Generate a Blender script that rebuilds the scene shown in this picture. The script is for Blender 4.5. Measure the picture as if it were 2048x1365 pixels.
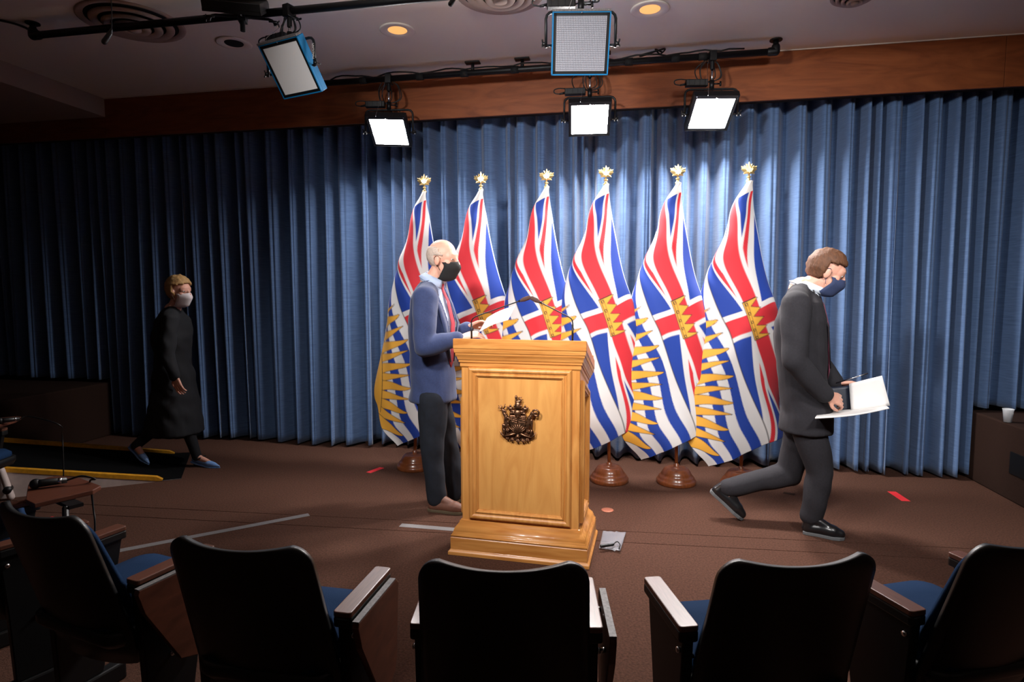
import bpy, bmesh, math, random
import numpy as np
from mathutils import Vector as V, Matrix, Euler, noise as mnoise
random.seed(7); np.random.seed(7)
sc = bpy.context.scene; COL = sc.collection
for o in list(bpy.data.objects): bpy.data.objects.remove(o)
PI = math.pi; R = math.radians
# ------------------------------------------------------------------ camera, world, exposure
FPX = 1195.0; CAMZ = 1.5; PITCH = math.atan(97.5/FPX)
cam = bpy.data.objects.new('camera', bpy.data.cameras.new('camera')); COL.objects.link(cam)
cam.location = (0, 0, CAMZ); cam.rotation_euler = (PI/2-PITCH, 0, 0)
cam.data.sensor_width = 36; cam.data.lens = 36*FPX/2048; cam.data.clip_start = .02
sc.camera = cam
w = bpy.data.worlds.new('world'); sc.world = w; w.use_nodes = True
w.node_tree.nodes['Background'].inputs[0].default_value = (.5, .55, .65, 1)
w.node_tree.nodes['Background'].inputs[1].default_value = .004
vs = sc.view_settings; vs.view_transform = 'Standard'; vs.look = 'None'; vs.gamma = 1; vs.exposure = 0
vs.use_curve_mapping = False
# light levels of the studio lamps: (watts of the front key lamps), radiance of the lit back panels
KEYS = [  # location, aim, watts, spread in degrees
    ((-1.35, 1.0, 3.12), (1.1, 5.0, 1.3), 37, 43),
    ((.25, .9, 3.12), (.6, 4.4, 1.0), 16, 36),
    ((1.75, .8, 3.12), (2.1, 4.7, 1.0), 18, 38)]
PANEL_GLOW = 370.0
DOWNLIGHT_GLOW = .9

# ------------------------------------------------------------------ helpers
def lin(c):
    r = []
    for v in c:
        v /= 255.; r.append(v/12.92 if v <= .04045 else ((v+.055)/1.055)**2.4)
    return tuple(r)
def ray(px, py):
    a = (px-1024)/FPX; b = (682.5-py)/FPX
    return V((a, math.cos(PITCH)+b*math.sin(PITCH), -math.sin(PITCH)+b*math.cos(PITCH)))
def F(px, py, z=0.):
    d = ray(px, py); t = (z-CAMZ)/d.z; return V((d.x*t, d.y*t, z))
def W(px, py, Y):
    d = ray(px, py); t = Y/d.y; return V((d.x*t, Y, CAMZ+d.z*t))
# room frame: u runs along the curtain, v comes from the curtain into the room
RA = math.atan(.19); UX = V((math.cos(RA), -math.sin(RA), 0)); VX = V((-math.sin(RA), -math.cos(RA), 0)); RO = V((0, 5.38, 0))
def RM(u, v, z): return RO+UX*u+VX*v+V((0, 0, z))

MATS = {}
def mat(name, col, rough=.5, metal=0., var=None, bump=None, emit=None, spec=None, coat=0, sheen=0, alpha=None, trans=0, attr=None, stretch=(1, 1, 1), col2=None):
    m = bpy.data.materials.new(name); m.use_nodes = True; nt = m.node_tree; N = nt.nodes; L = nt.links
    b = N['Principled BSDF']; c = lin(col)+(1,)
    b.inputs['Base Color'].default_value = c; b.inputs['Roughness'].default_value = rough; b.inputs['Metallic'].default_value = metal
    if spec is not None: b.inputs['Specular IOR Level'].default_value = spec
    if coat: b.inputs['Coat Weight'].default_value = coat; b.inputs['Coat Roughness'].default_value = .12
    if sheen: b.inputs['Sheen Weight'].default_value = sheen
    if trans: b.inputs['Transmission Weight'].default_value = trans
    if alpha is not None: b.inputs['Alpha'].default_value = alpha
    if emit:
        b.inputs['Emission Color'].default_value = lin(emit[0])+(1,); b.inputs['Emission Strength'].default_value = emit[1]
    if attr:
        a = N.new('ShaderNodeAttribute'); a.attribute_name = attr; L.new(a.outputs['Color'], b.inputs['Base Color'])
    if var or bump:
        tc = N.new('ShaderNodeTexCoord'); mp = N.new('ShaderNodeMapping'); mp.inputs['Scale'].default_value = stretch
        L.new(tc.outputs['Object'], mp.inputs['Vector'])
    if var:
        n = N.new('ShaderNodeTexNoise'); n.inputs['Scale'].default_value = var[0]; n.inputs['Detail'].default_value = 6
        if len(var) > 2: n.inputs['Distortion'].default_value = var[2]
        L.new(mp.outputs[0], n.inputs['Vector'])
        r = N.new('ShaderNodeValToRGB'); r.color_ramp.elements[0].position = .3; r.color_ramp.elements[1].position = .7
        c2 = lin(col2)+(1,) if col2 else tuple(x*(1-var[1]) for x in c[:3])+(1,)
        r.color_ramp.elements[0].color = c2; r.color_ramp.elements[1].color = c
        L.new(n.outputs['Fac'], r.inputs['Fac']); L.new(r.outputs['Color'], b.inputs['Base Color'])
    if bump:
        n2 = N.new('ShaderNodeTexNoise'); n2.inputs['Scale'].default_value = bump[0]; n2.inputs['Detail'].default_value = 4
        L.new(mp.outputs[0], n2.inputs['Vector'])
        bp = N.new('ShaderNodeBump'); bp.inputs['Strength'].default_value = bump[1]; bp.inputs['Distance'].default_value = bump[2] if len(bump) > 2 else .01
        L.new(n2.outputs['Fac'], bp.inputs['Height']); L.new(bp.outputs[0], b.inputs['Normal'])
    MATS[name] = m; return m

def obj(name, mesh, m=None, parent=None, smooth=False, kind=None):
    o = bpy.data.objects.new(name, mesh); COL.objects.link(o)
    if m: mesh.materials.append(MATS[m] if isinstance(m, str) else m)
    if smooth:
        mesh.polygons.foreach_set('use_smooth', [True]*len(mesh.polygons))
    if parent: o.parent = parent
    if kind: o['kind'] = kind
    return o
def tag(o, label, cat, group=None):
    o['label'] = label; o['category'] = cat
    if group: o['group'] = group
    return o
def thing(name, label, cat, loc=(0, 0, 0), rz=0, group=None):
    o = bpy.data.objects.new(name, None); COL.objects.link(o); o.empty_display_size = .1
    o.location = loc; o.rotation_euler = (0, 0, rz); return tag(o, label, cat, group)
def sub(o, label): o['label'] = label; return o

class B:
    """collects shapes into one mesh"""
    def __init__(s): s.v = []; s.f = []
    def add(s, vs, fs, mtx=None):
        n = len(s.v)
        s.v += [tuple(mtx @ V(p)) if mtx else tuple(p) for p in vs]; s.f += [tuple(i+n for i in f) for f in fs]; return s
    def box(s, c, d, mtx=None):
        x, y, z = d[0]/2, d[1]/2, d[2]/2; c = V(c)
        p = [c+V((a*x, b*y, e*z)) for e in (-1, 1) for b in (-1, 1) for a in (-1, 1)]
        return s.add(p, [(0, 2, 3, 1), (4, 5, 7, 6), (0, 1, 5, 4), (2, 6, 7, 3), (0, 4, 6, 2), (1, 3, 7, 5)], mtx)
    def loft(s, rings, close=True, cap=True, mtx=None):
        n = len(rings[0]); vs = [p for r in rings for p in r]; fs = []
        for i in range(len(rings)-1):
            for j in range(n if close else n-1):
                k = (j+1) % n; fs.append((i*n+j, i*n+k, (i+1)*n+k, (i+1)*n+j))
        if cap and close:
            fs.append(tuple(reversed(range(n)))); fs.append(tuple((len(rings)-1)*n+j for j in range(n)))
        return s.add(vs, fs, mtx)
    def cyl(s, p0, p1, r0, r1=None, n=12):
        return s.tube([p0, p1], [r0, r0 if r1 is None else r1], n)
    def tube(s, pts, r, n=8):
        pts = [V(p) for p in pts]; rs = r if isinstance(r, (list, tuple)) else [r]*len(pts)
        rings = []; up = None
        for i, p in enumerate(pts):
            d = (pts[min(i+1, len(pts)-1)]-pts[max(i-1, 0)])
            d = d.normalized() if d.length > 1e-9 else V((0, 0, 1))
            if up is None: up = V((0, 0, 1)) if abs(d.z) < .9 else V((1, 0, 0))
            x = d.cross(up).normalized(); up = x.cross(d).normalized()
            rings.append([p+(x*math.cos(2*PI*j/n)+up*math.sin(2*PI*j/n))*rs[i] for j in range(n)])
        return s.loft(rings)
    def lathe(s, prof, c=(0, 0, 0), n=24, mtx=None):
        c = V(c)
        return s.loft([[c+V((r*math.cos(2*PI*j/n), r*math.sin(2*PI*j/n), z)) for j in range(n)] for r, z in prof], mtx=mtx)
    def prism(s, poly, d, mtx=None):   # polygon in xz, thickness d along +y
        n = len(poly); vs = [(x, 0, z) for x, z in poly]+[(x, d, z) for x, z in poly]
        fs = [tuple(range(n)), tuple(reversed(range(n, 2*n)))]+[(j, n+j, n+(j+1) % n, (j+1) % n) for j in range(n)]
        return s.add(vs, fs, mtx)
    def ell(s, c, r, rot=None, n=14, k=9):
        c = V(c); vs = []; fs = []
        M3 = rot if rot else Matrix.Identity(3)
        for i in range(1, k):
            a = PI*i/k
            for j in range(n):
                t = 2*PI*j/n; vs.append(c+M3 @ V((r[0]*math.sin(a)*math.cos(t), r[1]*math.sin(a)*math.sin(t), r[2]*math.cos(a))))
        for i in range(k-2):
            for j in range(n): fs.append((i*n+j, (i+1)*n+j, (i+1)*n+(j+1) % n, i*n+(j+1) % n))
        t0 = len(vs); vs += [c+M3 @ V((0, 0, r[2])), c-M3 @ V((0, 0, r[2]))]
        for j in range(n): fs.append((t0, j, (j+1) % n)); fs.append((t0+1, (k-2)*n+(j+1) % n, (k-2)*n+j))
        return s.add(vs, fs)
    def cap(s, p0, p1, r0, r1=None, n=12):   # tapered capsule
        r1 = r0 if r1 is None else r1; p0 = V(p0); p1 = V(p1); d = p1-p0
        if d.length < 1e-6: return s.ell(p0, (r0, r0, r0))
        d.normalize(); pts = []; rs = []
        for i in range(5):
            a = PI/2*i/4; pts.append(p0-d*r0*math.cos(a)); rs.append(max(r0*math.sin(a), 1e-4))
        for i in range(5):
            a = PI/2*i/4; pts.append(p1+d*r1*math.sin(a)); rs.append(max(r1*math.cos(a), 1e-4))
        return s.tube(pts, rs, n)
    def chain(s, pts, rs, n=12):
        for i in range(len(pts)-1): s.cap(pts[i], pts[i+1], rs[i], rs[i+1], n)
        return s
    def mesh(s, name='m', inv=None):
        me = bpy.data.meshes.new(name); vs = [tuple(inv @ V(p)) for p in s.v] if inv else s.v
        me.from_pydata(vs, [], s.f); me.validate()
        bm = bmesh.new(); bm.from_mesh(me); bmesh.ops.recalc_face_normals(bm, faces=bm.faces); bm.to_mesh(me); bm.free()
        return me
    def build(s, name, m, parent=None, smooth=False, bevel=0, world=False, kind=None, seg=2):
        inv = None
        if world and parent:
            inv = Matrix.LocRotScale(parent.location, parent.rotation_euler, None).inverted()
        o = obj(name, s.mesh(name, inv), m, parent, smooth, kind)
        if bevel:
            md = o.modifiers.new('bevel', 'BEVEL'); md.width = bevel; md.segments = seg; md.limit_method = 'ANGLE'; md.angle_limit = R(40)
        return o
def copytree(o, parent=None):
    c = o.copy(); COL.objects.link(c); c.parent = parent
    for ch in [x for x in bpy.data.objects if x.parent == o]: copytree(ch, c)
    return c
def bez(pts, n=10):   # smooth curve through points (Catmull-Rom)
    P = [V(p) for p in pts]; P = [2*P[0]-P[1]]+P+[2*P[-1]-P[-2]]; out = []
    for i in range(1, len(P)-2):
        for k in range(n):
            t = k/n; a, b, c, d = P[i-1:i+3]
            out.append(.5*((2*b)+(c-a)*t+(2*a-5*b+4*c-d)*t*t+(3*b-a-3*c+d)*t**3))
    out.append(P[-2]); return out
def remesh(b, voxel, smooth=3, name='m'):
    me = b.mesh(name); o = bpy.data.objects.new('tmp', me); COL.objects.link(o)
    r = o.modifiers.new('r', 'REMESH'); r.mode = 'VOXEL'; r.voxel_size = voxel
    if smooth:
        sm = o.modifiers.new('s', 'SMOOTH'); sm.iterations = smooth; sm.factor = .5
    dg = bpy.context.evaluated_depsgraph_get(); ev = o.evaluated_get(dg)
    out = bpy.data.meshes.new_from_object(ev); out.name = name
    bpy.data.objects.remove(o); return out
def split(me, pred):
    """faces whose centre satisfies pred -> second mesh"""
    res = []
    for want in (False, True):
        bm = bmesh.new(); bm.from_mesh(me)
        bmesh.ops.delete(bm, geom=[f for f in bm.faces if bool(pred(f.calc_center_median())) != want], context='FACES')
        m2 = bpy.data.meshes.new(me.name); bm.to_mesh(m2); bm.free(); res.append(m2)
    return res
def shift(me, d):
    me.transform(Matrix.Translation(-V(d))); return me

# ------------------------------------------------------------------ materials
mat('ceiling_paint', (238, 230, 218), .85, bump=(60, .05))
mat('soffit_paint', (170, 150, 138), .85)
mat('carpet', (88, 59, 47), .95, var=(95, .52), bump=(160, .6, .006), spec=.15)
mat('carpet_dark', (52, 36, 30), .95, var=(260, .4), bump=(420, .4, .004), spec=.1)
mat('carpet_gap', (12, 8, 7), .95)
mat('wall', (70, 52, 44), .8, var=(3, .2))
mat('bead', (225, 215, 205), .6)
mat('black_metal', (17, 17, 19), .45, metal=.3)
mat('black_plastic', (14, 14, 15), .42)
mat('black_matte', (10, 10, 11), .8)
mat('cable', (13, 13, 14), .5)
mat('chrome', (200, 200, 205), .2, metal=1)
mat('blue_paint', (16, 120, 178), .4)
mat('lit_diffuser', (255, 255, 255), .5, emit=((255, 250, 246), PANEL_GLOW))
mat('dim_lit_diffuser', (255, 255, 255), .5, emit=((255, 250, 250), PANEL_GLOW*.4))
mat('off_diffuser', (186, 186, 194), .55)
mat('white_diffuser', (244, 244, 244), .6)
mat('grid', (150, 150, 160), .5)
mat('warm_lamp', (240, 190, 120), .6, emit=((255, 190, 110), DOWNLIGHT_GLOW))
mat('brass', (244, 216, 150), .36, metal=.85)
mat('turned_wood', (128, 70, 38), .28, var=(30, .45, 1.5), stretch=(1, 1, .25), coat=.4)
mat('pole_wood', (176, 104, 56), .4, var=(30, .3, 1), stretch=(1, 1, .1))
mat('oak_up', (224, 160, 88), .34, var=(26, .30, 1.2), stretch=(1, 1, .10), bump=(90, .06, .002), coat=.25, col2=(196, 126, 60))
mat('oak_side', (222, 156, 84), .32, var=(24, .3, 1.6), stretch=(.10, 1, 1), bump=(90, .06, .002), coat=.3, col2=(188, 118, 54))
mat('oak_panel', (228, 166, 92), .36, var=(9, .2, 2.2), stretch=(1, 1, .22), coat=.2, col2=(210, 145, 76))
mat('plywood', (150, 84, 46), .5, var=(2.2, .3, 3.5), stretch=(.55, 1, 3.2), spec=.25, col2=(122, 64, 34))
mat('bronze', (168, 122, 92), .34, metal=.85, var=(70, .75))
mat('seat_blue', (24, 46, 76), .95, spec=.1, bump=(300, .3, .003))
mat('arm_light', (104, 62, 46), .42, var=(30, .4, 1), stretch=(6, .4, 1), coat=.2)
mat('laminate', (98, 54, 38), .4, var=(26, .45, 1), stretch=(5, .4, 1))
mat('tablet_edge', (120, 116, 116), .6, var=(120, .5))
mat('yellow', (214, 152, 34), .5, var=(40, .3))
mat('ramp_white', (206, 190, 184), .55, var=(14, .2))
mat('ramp_black', (7, 7, 8), .95, spec=.1)
mat('grey_tape', (126, 122, 122), .6, var=(200, .25))
mat('red_tape', (226, 44, 52), .6)
mat('copper', (178, 108, 84), .45, metal=.4)
mat('plastic_film', (160, 160, 168), .25, alpha=.45)
mat('clear_cup', (232, 236, 240), .18, alpha=.55)
mat('water', (226, 232, 238), .08, alpha=.5)
mat('foam', (74, 50, 44), .95)
mat('paper', (236, 234, 232), .8)
mat('skin', (222, 164, 142), .5, var=(18, .12))
mat('skin_pale', (226, 170, 148), .5, var=(18, .12))
mat('hair_grey', (206, 186, 172), .75, var=(90, .25))
mat('hair_brown', (104, 66, 42), .7, var=(70, .4), bump=(120, .4), stretch=(1, 1, .4))
mat('hair_blonde', (186, 146, 92), .7, var=(70, .4), bump=(120, .4), stretch=(1, 1, .4))
mat('navy_jacket', (46, 60, 102), .85, var=(90, .2), bump=(200, .15, .002), sheen=.2)
mat('charcoal_suit', (35, 33, 39), .9, var=(90, .25), bump=(200, .15, .002))
mat('black_coat', (16, 17, 22), .9)
mat('jeans', (20, 26, 38), .9, var=(30, .35), bump=(40, .2, .004))
mat('shirt_blue', (176, 192, 220), .8)
mat('shirt_white', (214, 222, 232), .8)
mat('tie_red', (168, 52, 66), .6)
mat('tie_purple', (124, 62, 82), .6)
mat('mask_black', (20, 20, 22), .8)
mat('mask_white', (222, 212, 212), .8)
mat('mask_blue', (46, 58, 92), .8)
mat('eye_white', (225, 222, 218), .3); mat('iris', (40, 34, 30), .2)
mat('shoe_brown', (112, 72, 56), .6, var=(30, .2)); mat('sole_tan', (92, 78, 58), .8)
mat('shoe_black', (22, 22, 24), .3, coat=.4); mat('sole_grey', (96, 98, 100), .7)
mat('shoe_blue', (120, 160, 215), .35, coat=.3); mat('strap_black', (14, 14, 18), .5)
mat('flag_print', (255, 255, 255), .75, attr='print', sheen=.1)
mat('folder', (18, 26, 44), .5)
def curtain_material():
    m = mat('curtain', (66, 104, 150), .8, sheen=.25); nt = m.node_tree; N = nt.nodes; L = nt.links; b = N['Principled BSDF']
    tc = N.new('ShaderNodeTexCoord'); mp = N.new('ShaderNodeMapping'); mp.inputs['Scale'].default_value = (3, 3, 160)
    n = N.new('ShaderNodeTexNoise'); n.inputs['Scale'].default_value = 3; n.inputs['Detail'].default_value = 3
    r = N.new('ShaderNodeValToRGB'); r.color_ramp.elements[0].color = lin((58, 84, 122))+(1,); r.color_ramp.elements[1].color = lin((90, 119, 162))+(1,)
    r.color_ramp.elements[0].position = .3; r.color_ramp.elements[1].position = .7
    L.new(tc.outputs['Object'], mp.inputs['Vector']); L.new(mp.outputs[0], n.inputs['Vector']); L.new(n.outputs['Fac'], r.inputs['Fac']); L.new(r.outputs['Color'], b.inputs['Base Color'])
    bp = N.new('ShaderNodeBump'); bp.inputs['Strength'].default_value = .12; bp.inputs['Distance'].default_value = .003
    L.new(n.outputs['Fac'], bp.inputs['Height']); L.new(bp.outputs[0], b.inputs['Normal'])
curtain_material()

# ------------------------------------------------------------------ the room
CEIL = 3.37; VALB = 3.0
def struct(o): o['kind'] = 'structure'; return o
# floor: sub-floor plus three sheets of carpet with open seams between them
fl = struct(B().box((0, 1, -.06), (16, 13, .1)).build('floor', 'carpet_gap'))
s1a, s1b = F(620, 1032), F(1600, 1081); s2a, s2b = F(1290, 1082), F(1600, 1103)
def ext(a, b, x): t = (x-a.x)/(b.x-a.x); return a.y+(b.y-a.y)*t
def sheet(y0, y1):   # y as functions of x at -8 and 8
    b = B(); p = [(-8, y0[0], -.01), (8, y0[1], -.01), (8, y1[1], -.01), (-8, y1[0], -.01)]
    b.loft([p, [(x, y, 0) for x, y, z in p]]); return b
g = .0035
l1 = (ext(s1a, s1b, -8), ext(s1a, s1b, 8)); l2 = (ext(s2a, s2b, -8), ext(s2a, s2b, 8))
l2 = (l1[0]-.17, l1[1]-.17)
for y0, y1 in (((-5.5, -5.5), (l2[0]-g, l2[1]-g)), ((l2[0]+g, l2[1]+g), (l1[0]-g, l1[1]-g)), ((l1[0]+g, l1[1]+g), (7.4, 7.4))):
    sheet(y0, y1).build('carpet_sheet', 'carpet', fl)
ce = struct(B().box((0, 1, CEIL+.05), (16, 13, .1)).build('ceiling', 'ceiling_paint'))
def roombox(b, u0, u1, v0, v1, z0, z1):
    b.loft([[RM(u0, v0, z), RM(u1, v0, z), RM(u1, v1, z), RM(u0, v1, z)] for z in (z0, z1)]); return b
su = (W(197, 193, 5.9)-RO).dot(UX)   # soffit edge along the curtain
struct(roombox(B(), -7, -3.98, -.1, 10, 3.195, CEIL-.002).build('trim_1', 'soffit_paint'))
struct(roombox(B(), -7.2, 7.2, -.5, -.35, 0, CEIL).build('wall_back', 'wall'))
struct(roombox(B(), -7.2, -7.05, -.5, 10.5, 0, CEIL).build('wall_left', 'wall'))
struct(roombox(B(), 5.6, 5.75, -.5, 10.5, 0, CEIL).build('wall_right', 'wall'))
struct(roombox(B(), -7.2, 5.75, 10.5, 10.65, 0, CEIL).build('wall_front', 'wall'))
# plywood valance: separate boards, with a white bead where it meets the ceiling
va = struct(roombox(B(), -7, 5.6, .0, .16, VALB+.03, CEIL-.004).build('trim_2', 'carpet_gap'))
edges = [-7, -3.98, 3.70, 5.6]
for i in range(len(edges)-1):
    top = 3.193 if edges[i+1] <= -3.9 else CEIL-.008
    roombox(B(), edges[i]+.0015, edges[i+1]-.0015, .155, .18, VALB, top).build('board', 'plywood', va, bevel=.002)
struct(roombox(B(), -3.98, 5.6, .18, .188, CEIL-.008, CEIL).build('trim_3', 'bead'))

# curtain panels ------------------------------------------------------------
def curtain(label, u0, u1, z0, z1, v=0., seed=0, amp=.074):
    rnd = random.Random(seed); n = int((u1-u0)/.0085)+1; rows = 44
    U = np.linspace(u0, u1, n)
    def phase():
        per = [rnd.choice((rnd.uniform(.065, .11), rnd.uniform(.10, .17), rnd.uniform(.16, .25))) for _ in range(int((u1-u0)/.065)+3)]
        x = np.cumsum([u0-.1]+per); return np.interp(U, x, np.arange(len(x)))*2*PI
    pt = phase(); pb = pt+np.interp(U, np.linspace(u0, u1, 9), [rnd.uniform(-1.3, 1.3) for _ in range(9)])
    at_ = np.interp(U, np.linspace(u0, u1, 14), [rnd.uniform(.55, 1.0) for _ in range(14)])
    ab = np.interp(U, np.linspace(u0, u1, 14), [rnd.uniform(.5, 1.25) for _ in range(14)])
    slow = np.interp(U, np.linspace(u0, u1, 8), [rnd.uniform(-.03, .03) for _ in range(8)])
    hem = np.interp(U, np.linspace(u0, u1, 7), [rnd.uniform(0, .02) for _ in range(7)])
    vs = []
    for r in range(rows):
        q = r/(rows-1); ph = pt*(1-q)+pb*q; a = amp*(at_*(1-q)+ab*q)
        w_ = np.sin(ph)+.30*np.sin(2*ph+1.1)+.12*np.sin(3*ph+.4)
        w_ = np.where(w_ < -.15, -.15+(w_+.15)*1.7, w_)
        off = a*w_+slow*q*1.4+v
        du = .026*np.sin(ph+1.2)*(.35+.65*q)
        zz = z1+(z0-z1)*q+hem*(q**6)
        X = RO.x+UX.x*(U+du)+VX.x*off; Y = RO.y+UX.y*(U+du)+VX.y*off
        vs.append(np.stack([X, Y, zz if np.ndim(zz) else np.full(n, zz)], 1))
    vs = np.concatenate(vs); fs = [(r*n+i, r*n+i+1, (r+1)*n+i+1, (r+1)*n+i) for r in range(rows-1) for i in range(n-1)]
    me = bpy.data.meshes.new('stage_curtain'); me.from_pydata(vs.tolist(), [], fs)
    o = obj('stage_curtain', me, 'curtain', None, True)
    sd = o.modifiers.new('cloth', 'SOLIDIFY'); sd.thickness = .003
    return tag(o, label, 'curtain', 'blue stage curtain panels')
curtain('dark blue curtain panel in shadow hanging down to the low platform at far left', -6.6, -4.26, .585, VALB+.2, -.06, 1)
curtain('dim blue curtain panel behind the woman in black, left of the flags', -4.32, -1.36, .012, VALB+.2, -.05, 2, .076)
curtain('bright blue curtain panel behind the left flags and the lectern', -1.40, 1.22, .02, VALB+.2, -.09, 3)
curtain('blue curtain panel behind the right flags and the man in the charcoal suit', 1.18, 3.17, .015, VALB+.2, -.06, 4, .080)
curtain('narrow blue curtain panel just left of the carpeted platform with the cup', 3.10, 3.72, .012, VALB+.2, -.05, 5, .074)
curtain('blue curtain panel ending on top of the platform with the plastic cup', 3.74, 5.5, .575, VALB+.2, -.08, 6, .07)
# carpeted platforms at both ends
t = thing('carpeted_platform', 'dark brown carpeted platform at the right with a plastic cup on it', 'platform', RM(4.6, .8, 0))
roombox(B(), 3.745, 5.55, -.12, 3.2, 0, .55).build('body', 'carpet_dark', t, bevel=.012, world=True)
pa = V(RM(3.745, 0, 0))
b = B(); roombox(b, 3.737, 3.7455, .47, .80, .20, .36)
fr = b.build('outlet_panel', 'black_plastic', t, bevel=.003, world=True)
roombox(B(), 3.733, 3.738, .49, .625, .225, .335).build('cover_plate', 'black_metal', fr, world=True, bevel=.002)
sk = roombox(B(), 3.733, 3.738, .65, .78, .225, .335).build('socket_strip', 'tablet_edge', fr, world=True, bevel=.002)
for z in (.26, .30): roombox(B(), 3.7315, 3.734, .655, .775, z-.006, z+.006).build('slot', 'black_matte', fr, world=True)
t = thing('carpeted_platform', 'dark carpeted platform in deep shadow at the far left below the curtain', 'platform', RM(-5.5, .8, 0))
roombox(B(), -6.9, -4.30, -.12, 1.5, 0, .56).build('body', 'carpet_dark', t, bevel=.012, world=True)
# wooden block showing under the curtain gap
blk = B(); roombox(blk, 3.075, 3.17, -.22, -.16, 0, .07)
tag(blk.build('wood_block', 'pole_wood', bevel=.004), 'small wooden block on the floor in the gap under the curtain', 'block')

# ------------------------------------------------------------------ lectern
LA = R(-13.5)
lec = thing('lectern', 'oak lectern with moulded panels and a bronze coat of arms on its front', 'lectern', (.084, 3.465, 0), LA)
def rect_loft(b, prof, w, d, shear=0., yc=0.):
    """prof: (outset, z) around a w x d footprint; shear lowers z towards the back"""
    rings = []
    for o_, z in prof:
        x = w/2+o_; y = d/2+o_
        rings.append([(sx*x, yc+sy*y, z-shear*(sy*y+d/2)) for sx, sy in ((-1, -1), (1, -1), (1, 1), (-1, 1))])
    b.loft(rings); return b
BW, BD = .675, .37; SH = math.tan(R(19))
bm_ = B(); r0 = [(-BW/2, -BD/2, .15), (BW/2, -BD/2, .15), (BW/2, BD/2, .15), (-BW/2, BD/2, .15)]
bm_.loft([r0, [(x, y, 1.13-SH*(y+BD/2)) for x, y, z in r0]])
bm_.build('body', 'oak_up', lec, bevel=.004)
pl = rect_loft(B(), [(.067, 0), (.067, .018), (.06, .026), (.055, .03), (.055, .098), (.05, .104)], BW, BD).build('plinth', 'oak_side', lec, bevel=.002)
rect_loft(B(), [(.053, .104), (.053, .112), (.046, .116), (.046, .122), (.042, .126), (.041, .135), (.034, .152), (.022, .166), (.014, .176), (.012, .186), (.0, .192)], BW, BD).build('base_moulding', 'oak_side', lec, True)
rect_loft(B(), [(.0, 1.075), (.006, 1.082), (.006, 1.100), (.012, 1.104), (.012, 1.114), (.016, 1.117), (.02, 1.130), (.027, 1.142), (.027, 1.149), (.031, 1.152), (.034, 1.166), (.034, 1.172)], BW, BD, SH).build('cornice', 'oak_side', lec)
rect_loft(B(), [(.037, 1.172), (.0375, 1.178), (.0375, 1.226), (.034, 1.232)], BW, BD, SH).build('top_board', 'oak_side', lec, bevel=.005)
bl = B(); bl.box((0, BD/2+.03, 1.232-SH*(BD+.03)+.012), (BW+.06, .018, .035)); bl.build('book_ledge', 'oak_side', lec, bevel=.004)
def frame(b, rect, prof, mtx, shear=0):
    """mitred frame: rect (x0,x1,z0,z1), prof (inset, proud)"""
    x0, x1, z0, z1 = rect; rings = []
    for i, p in prof:
        q = [(x0+i, z0+i), (x1-i, z0+i), (x1-i, z1-i-shear*(x1-i-x0)), (x0+i, z1-i-shear*i)]
        rings.append([mtx @ V((x, -p, z)) for x, z in q])
    n = 4; vs = [p for r in rings for p in r]; fs = []
    for i in range(len(rings)-1):
        for j in range(4): k = (j+1) % 4; fs.append((i*4+j, i*4+k, (i+1)*4+k, (i+1)*4+j))
    b.add(vs, fs)
PROF = [(0, -.002), (0, .012), (.006, .02), (.012, .022), (.020, .021), (.028, .014), (.036, .012), (.038, .017), (.044, .018), (.050, .010), (.052, .010), (.054, .005), (.058, .004), (.058, -.004)]
fm = Matrix.Translation((0, -BD/2, 0)); b = B(); frame(b, (-.292, .292, .205, 1.078), PROF, fm); b.build('front_frame', 'oak_up', lec)
B().box((0, -BD/2-.001, .64), (.478, .006, .76)).build('front_panel', 'oak_panel', lec)
for sx in (1, -1):
    mm = Matrix.Translation((sx*BW/2, -sx*BD/2, 0)) @ Matrix.Rotation(sx*PI/2, 4, 'Z')
    b = B()
    if sx > 0: frame(b, (.035, BD-.035, .215, 1.02), PROF, mm, SH)
    else: frame(b, (.035, BD-.035, .215, .90), PROF, mm)
    b.build('side_frame', 'oak_up', lec)
# coat of arms: relief on the front panel, pixel sketch of 1268 x 1365 mapped to metres
ca = B(); KX = .239/830.
def cp(x, y, d=0.): return V(((x-590)*KX, -BD/2-.004-d, .796+(690-y)*KX))
def cpoly(pts, d0, d1):
    q = B(); a = [cp(x, y, d0) for x, y in pts]; c = [cp(x, y, d1) for x, y in pts]; q.loft([a, c]); return q
bk = cpoly([(420, 640), (470, 560), (520, 470), (640, 470), (690, 560), (735, 640), (745, 850), (870, 900), (900, 1000), (820, 1080), (570, 1125), (330, 1055), (270, 1000), (290, 880), (405, 850)], 0, .006)
crest = bk.build('coat_of_arms', 'bronze', lec, bevel=.003); sub(crest, 'bronze relief coat of arms with stag, ram, shield and crowned lion')
sh = cpoly([(410, 610), (745, 610), (740, 760), (690, 870), (575, 960), (460, 870), (412, 760)], .004, .020).build('shield', 'bronze', crest, bevel=.003)
b = B()
for k, y in enumerate((640, 675, 710, 745)):
    b.tube(bez([cp(425+i*50, y+12*math.sin(i*1.6+k), .021) for i in range(7)], 4), .0022, 6)
b.tube([cp(575, 610, .022), cp(575, 760, .022)], .003, 6)
for k in range(9):
    a = R(-64+16*k); b.tube([cp(575, 950, .021), cp(575+math.sin(a)*175, 950-math.cos(a)*175, .021)], [.0012, .0028], 6)
b.build('shield_charges', 'bronze', sh, True)
b = B(); b.ell(cp(575, 560, .02), (.022, .016, .022)); b.ell(cp(575, 610, .022), (.012, .012, .016)); b.tube([cp(505, 475, .02), cp(650, 475, .02)], .004, 8)
for x, y in ((480, 560), (440, 600), (670, 560), (705, 600)): b.chain([cp(575, 540, .016), cp(x, y-30, .016), cp(x+(-30 if x < 575 else 30), y+40, .014)], [.006, .008, .004], 8)
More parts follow.
